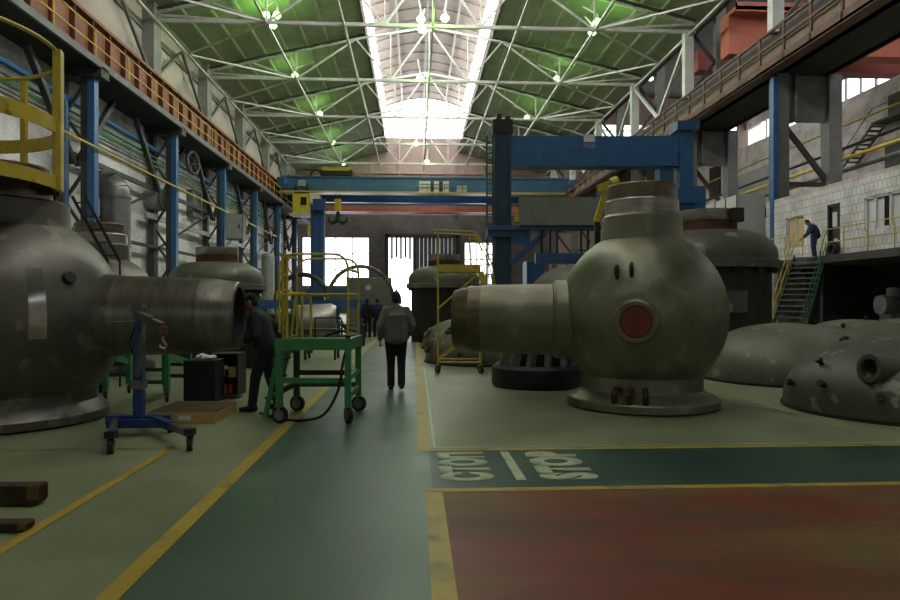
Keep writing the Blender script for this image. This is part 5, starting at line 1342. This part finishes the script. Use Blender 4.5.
    for q in (-.06, 0, .06):
        x_ = V((q, 0, 0)); jp += [('c', hem + x_ * 1.2, D['chest'] + x_, .145 * fat, .15 * fat), ('c', D['chest'] + x_ * 1.4, D['neck'] + x_ * .6 - hd * .03, .145 * fat, .085)]
    jp += [('c', D['sl'] - V((0, 0, .01)), D['neck'] - hd * .03, .075, .075), ('c', D['sr'] - V((0, 0, .01)), D['neck'] - hd * .03, .075, .075)]
    for s in 'lr': jp += [('c', D['s' + s], D['e' + s], .078, .066), ('c', D['e' + s], D['w' + s] - (D['w' + s] - D['e' + s]).normalized() * .02, .066, .048)]
    jp += [('c', D['neck'] - hd * .03, D['neck'] + hd * .01, .075, .07)]
    jk = fused('jacket', jp, top, r, voxel)
    for s in 'lr':
        a = D['a' + s]; fz = V((0, 1, 0)); foot = D.get('f' + s, fz)
        foot = V(foot).normalized()
        hgt = a.z - .10
        fused('shoe', [('c', a + V((0, 0, -.045)) - foot * .04, a + V((0, 0, -.055)) + foot * .08, .052, .046), ('s', a + V((0, 0, -.062)) + foot * .13, (.05, .07, .036)), ('c', a + V((0, 0, -.03)), a + V((0, 0, .0)), .05, .048)], M['shoe'], r, voxel)
    # hair
    fused('hair', [('s', H + hd * .04 - fwd * .022, (.083, .094, .098), rot), ('s', H - fwd * .045 - hd * .01, (.076, .065, .085), rot)], M['hair'], r, voxel)
    if cap:
        fused('cap', [('s', H + hd * .06 - fwd * .01, (.092, .108, .075), rot), ('s', H + hd * .055 + fwd * .115, (.066, .06, .014), rot)], cap, r, voxel)
    if eyes:
        for s in (-1, 1):
            b = MB(); b.sphere(H + fwd * .088 + rt * .031 * s + hd * .015, .011, 10, 8); b.build('eye', M['black'], r)
    return r, D, jk

# worker bending to look into the worn valve stub; faces the pipe (towards -x)
pw, D, jk = person(G(262, 9.75), math.radians(90) - YAW, 'person in dark green workwear and cap peering into the worn pipe stub',
    dict(pelvis=(0.0, -.06, .95), chest=(0, .03, 1.30), neck=(0, .11, 1.46), head=(0, .17, 1.60), look=(0, 1, -.25),
         sl=(-.185, .06, 1.41), el=(-.26, .02, 1.12), wl=(-.12, .20, 1.02), sr=(.185, .06, 1.41), er=(.30, -.16, 1.20), wr=(.20, .02, 1.02),
         hl=(-.10, -.06, .92), kl=(-.12, .06, .50), al=(-.13, .11, .10), hr=(.10, -.06, .92), kr=(.12, -.08, .50), ar=(.13, -.20, .10)),
    M['jk_green'], M['tr_green'], M['jk_black'], .012, fat=1.0, top_len=.88)
# walker seen from behind
pk, D, jk = person(G(396, 12.05), math.radians(4), 'person in grey jacket walking away along the green aisle',
    dict(head=(0, .03, 1.63), el=(-.29, -.05, 1.14), wl=(-.28, .02, .90), er=(.30, -.02, 1.15), wr=(.25, .14, .98),
         kl=(-.09, .03, .50), al=(-.09, .0, .10), kr=(.10, .05, .51), ar=(.09, -.14, .13)),
    M['jk_grey'], M['tr_black'], None, .012, scale=1.02, fat=1.02, top_len=.96)
b = MB()
for i in range(9):
    x = -.12 + .027 * i; b.bb(x, x + (.022 if i != 3 else .01), -.178, -.160, 1.335, 1.335 + (.035 if i % 3 else .042))
b.build('back_lettering', M['print'], pk, smooth=0)
b = MB(); b.box((-.27, .06, .76), (.02, .03, .12)); o = b.build('phone', M['black'], smooth=0, bevel=.005)
o.parent = None
qq = Matrix.Translation(pk.location) @ Matrix.Rotation(math.radians(4), 4, 'Z') @ Matrix.Diagonal((1.02, 1.02, 1.02, 1))
o.matrix_world = qq @ Matrix.Translation(o.location); o.location = (qq @ Vector((-.285, .06, .76)))
tag(o, 'small dark hand tool held in the hand of the walker in grey', 'tool')
person(G(367.5, 29.5), math.radians(-15), 'person in black workwear standing far down the aisle, the one nearer the machine cabinet', dict(), M['jk_black'], M['tr_black'], None, .02, eyes=False)
person(G(377, 30.2), math.radians(20), 'person in dark navy workwear standing far down the aisle, beside another in black', dict(), M['jk_navy'], M['tr_black'], None, .02, eyes=False)
pp, _, _ = person(G(396.5, 40) + V((0, 0, .6)), math.radians(10), 'person in dark clothes standing on a low step against the bright gate', dict(), M['jk_black'], M['tr_black'], None, .02, eyes=False)
# worker on the annex balcony, bent over the stair head
pt = W(814, 302, 28.8); pt.z = AZ0
pp, D, jk = person((AX - .75, 26.5, AZ0), math.radians(70), 'person in navy workwear with red shoulders bending at the balcony stair head',
    dict(pelvis=(0, -.12, .93), chest=(0, .04, 1.25), neck=(0, .14, 1.39), head=(0, .25, 1.49), look=(0, 1, -.6), sl=(-.185, .10, 1.35), el=(-.24, .20, 1.07), wl=(-.20, .42, .86), sr=(.185, .10, 1.35), er=(.24, .20, 1.07), wr=(.20, .42, .86)),
    M['jk_navy'], M['jk_navy'], None, .018, eyes=False, fat=1.12)
fused('yoke', [('c', D['sl'] + V((0, -.02, .03)), D['sr'] + V((0, -.02, .03)), .075, .075), ('c', D['neck'] - V((0, .05, .0)), D['neck'], .09, .08)], M['redcollar'], pp, .018)

# ================================================================== LIGHT, CAMERA
wd = bpy.data.worlds.new('overcast'); SC.world = wd; wd.use_nodes = True
bg = wd.node_tree.nodes['Background']; bg.inputs['Color'].default_value = (.86, .93, 1.0, 1); bg.inputs['Strength'].default_value = .8
cam = bpy.data.cameras.new('camera'); co = bpy.data.objects.new('camera', cam); COL.objects.link(co)
cam.sensor_width = 36; cam.lens = 36 * F / 900.0; cam.clip_end = 300; cam.clip_start = .05
cam.shift_y = 2.0 / 900.0
co.location = (0, 0, EYE); co.rotation_euler = (PI / 2, 0, -YAW)
SC.camera = co
vs_ = SC.view_settings; vs_.view_transform = 'Standard'; vs_.look = 'None'; vs_.exposure = 0.75; vs_.gamma = 1.0; vs_.use_curve_mapping = False
SC.cycles.use_denoising = True
SC.cycles.max_bounces = 6; SC.cycles.diffuse_bounces = 4; SC.cycles.glossy_bounces = 3
SC.cycles.sample_clamp_indirect = 4.0
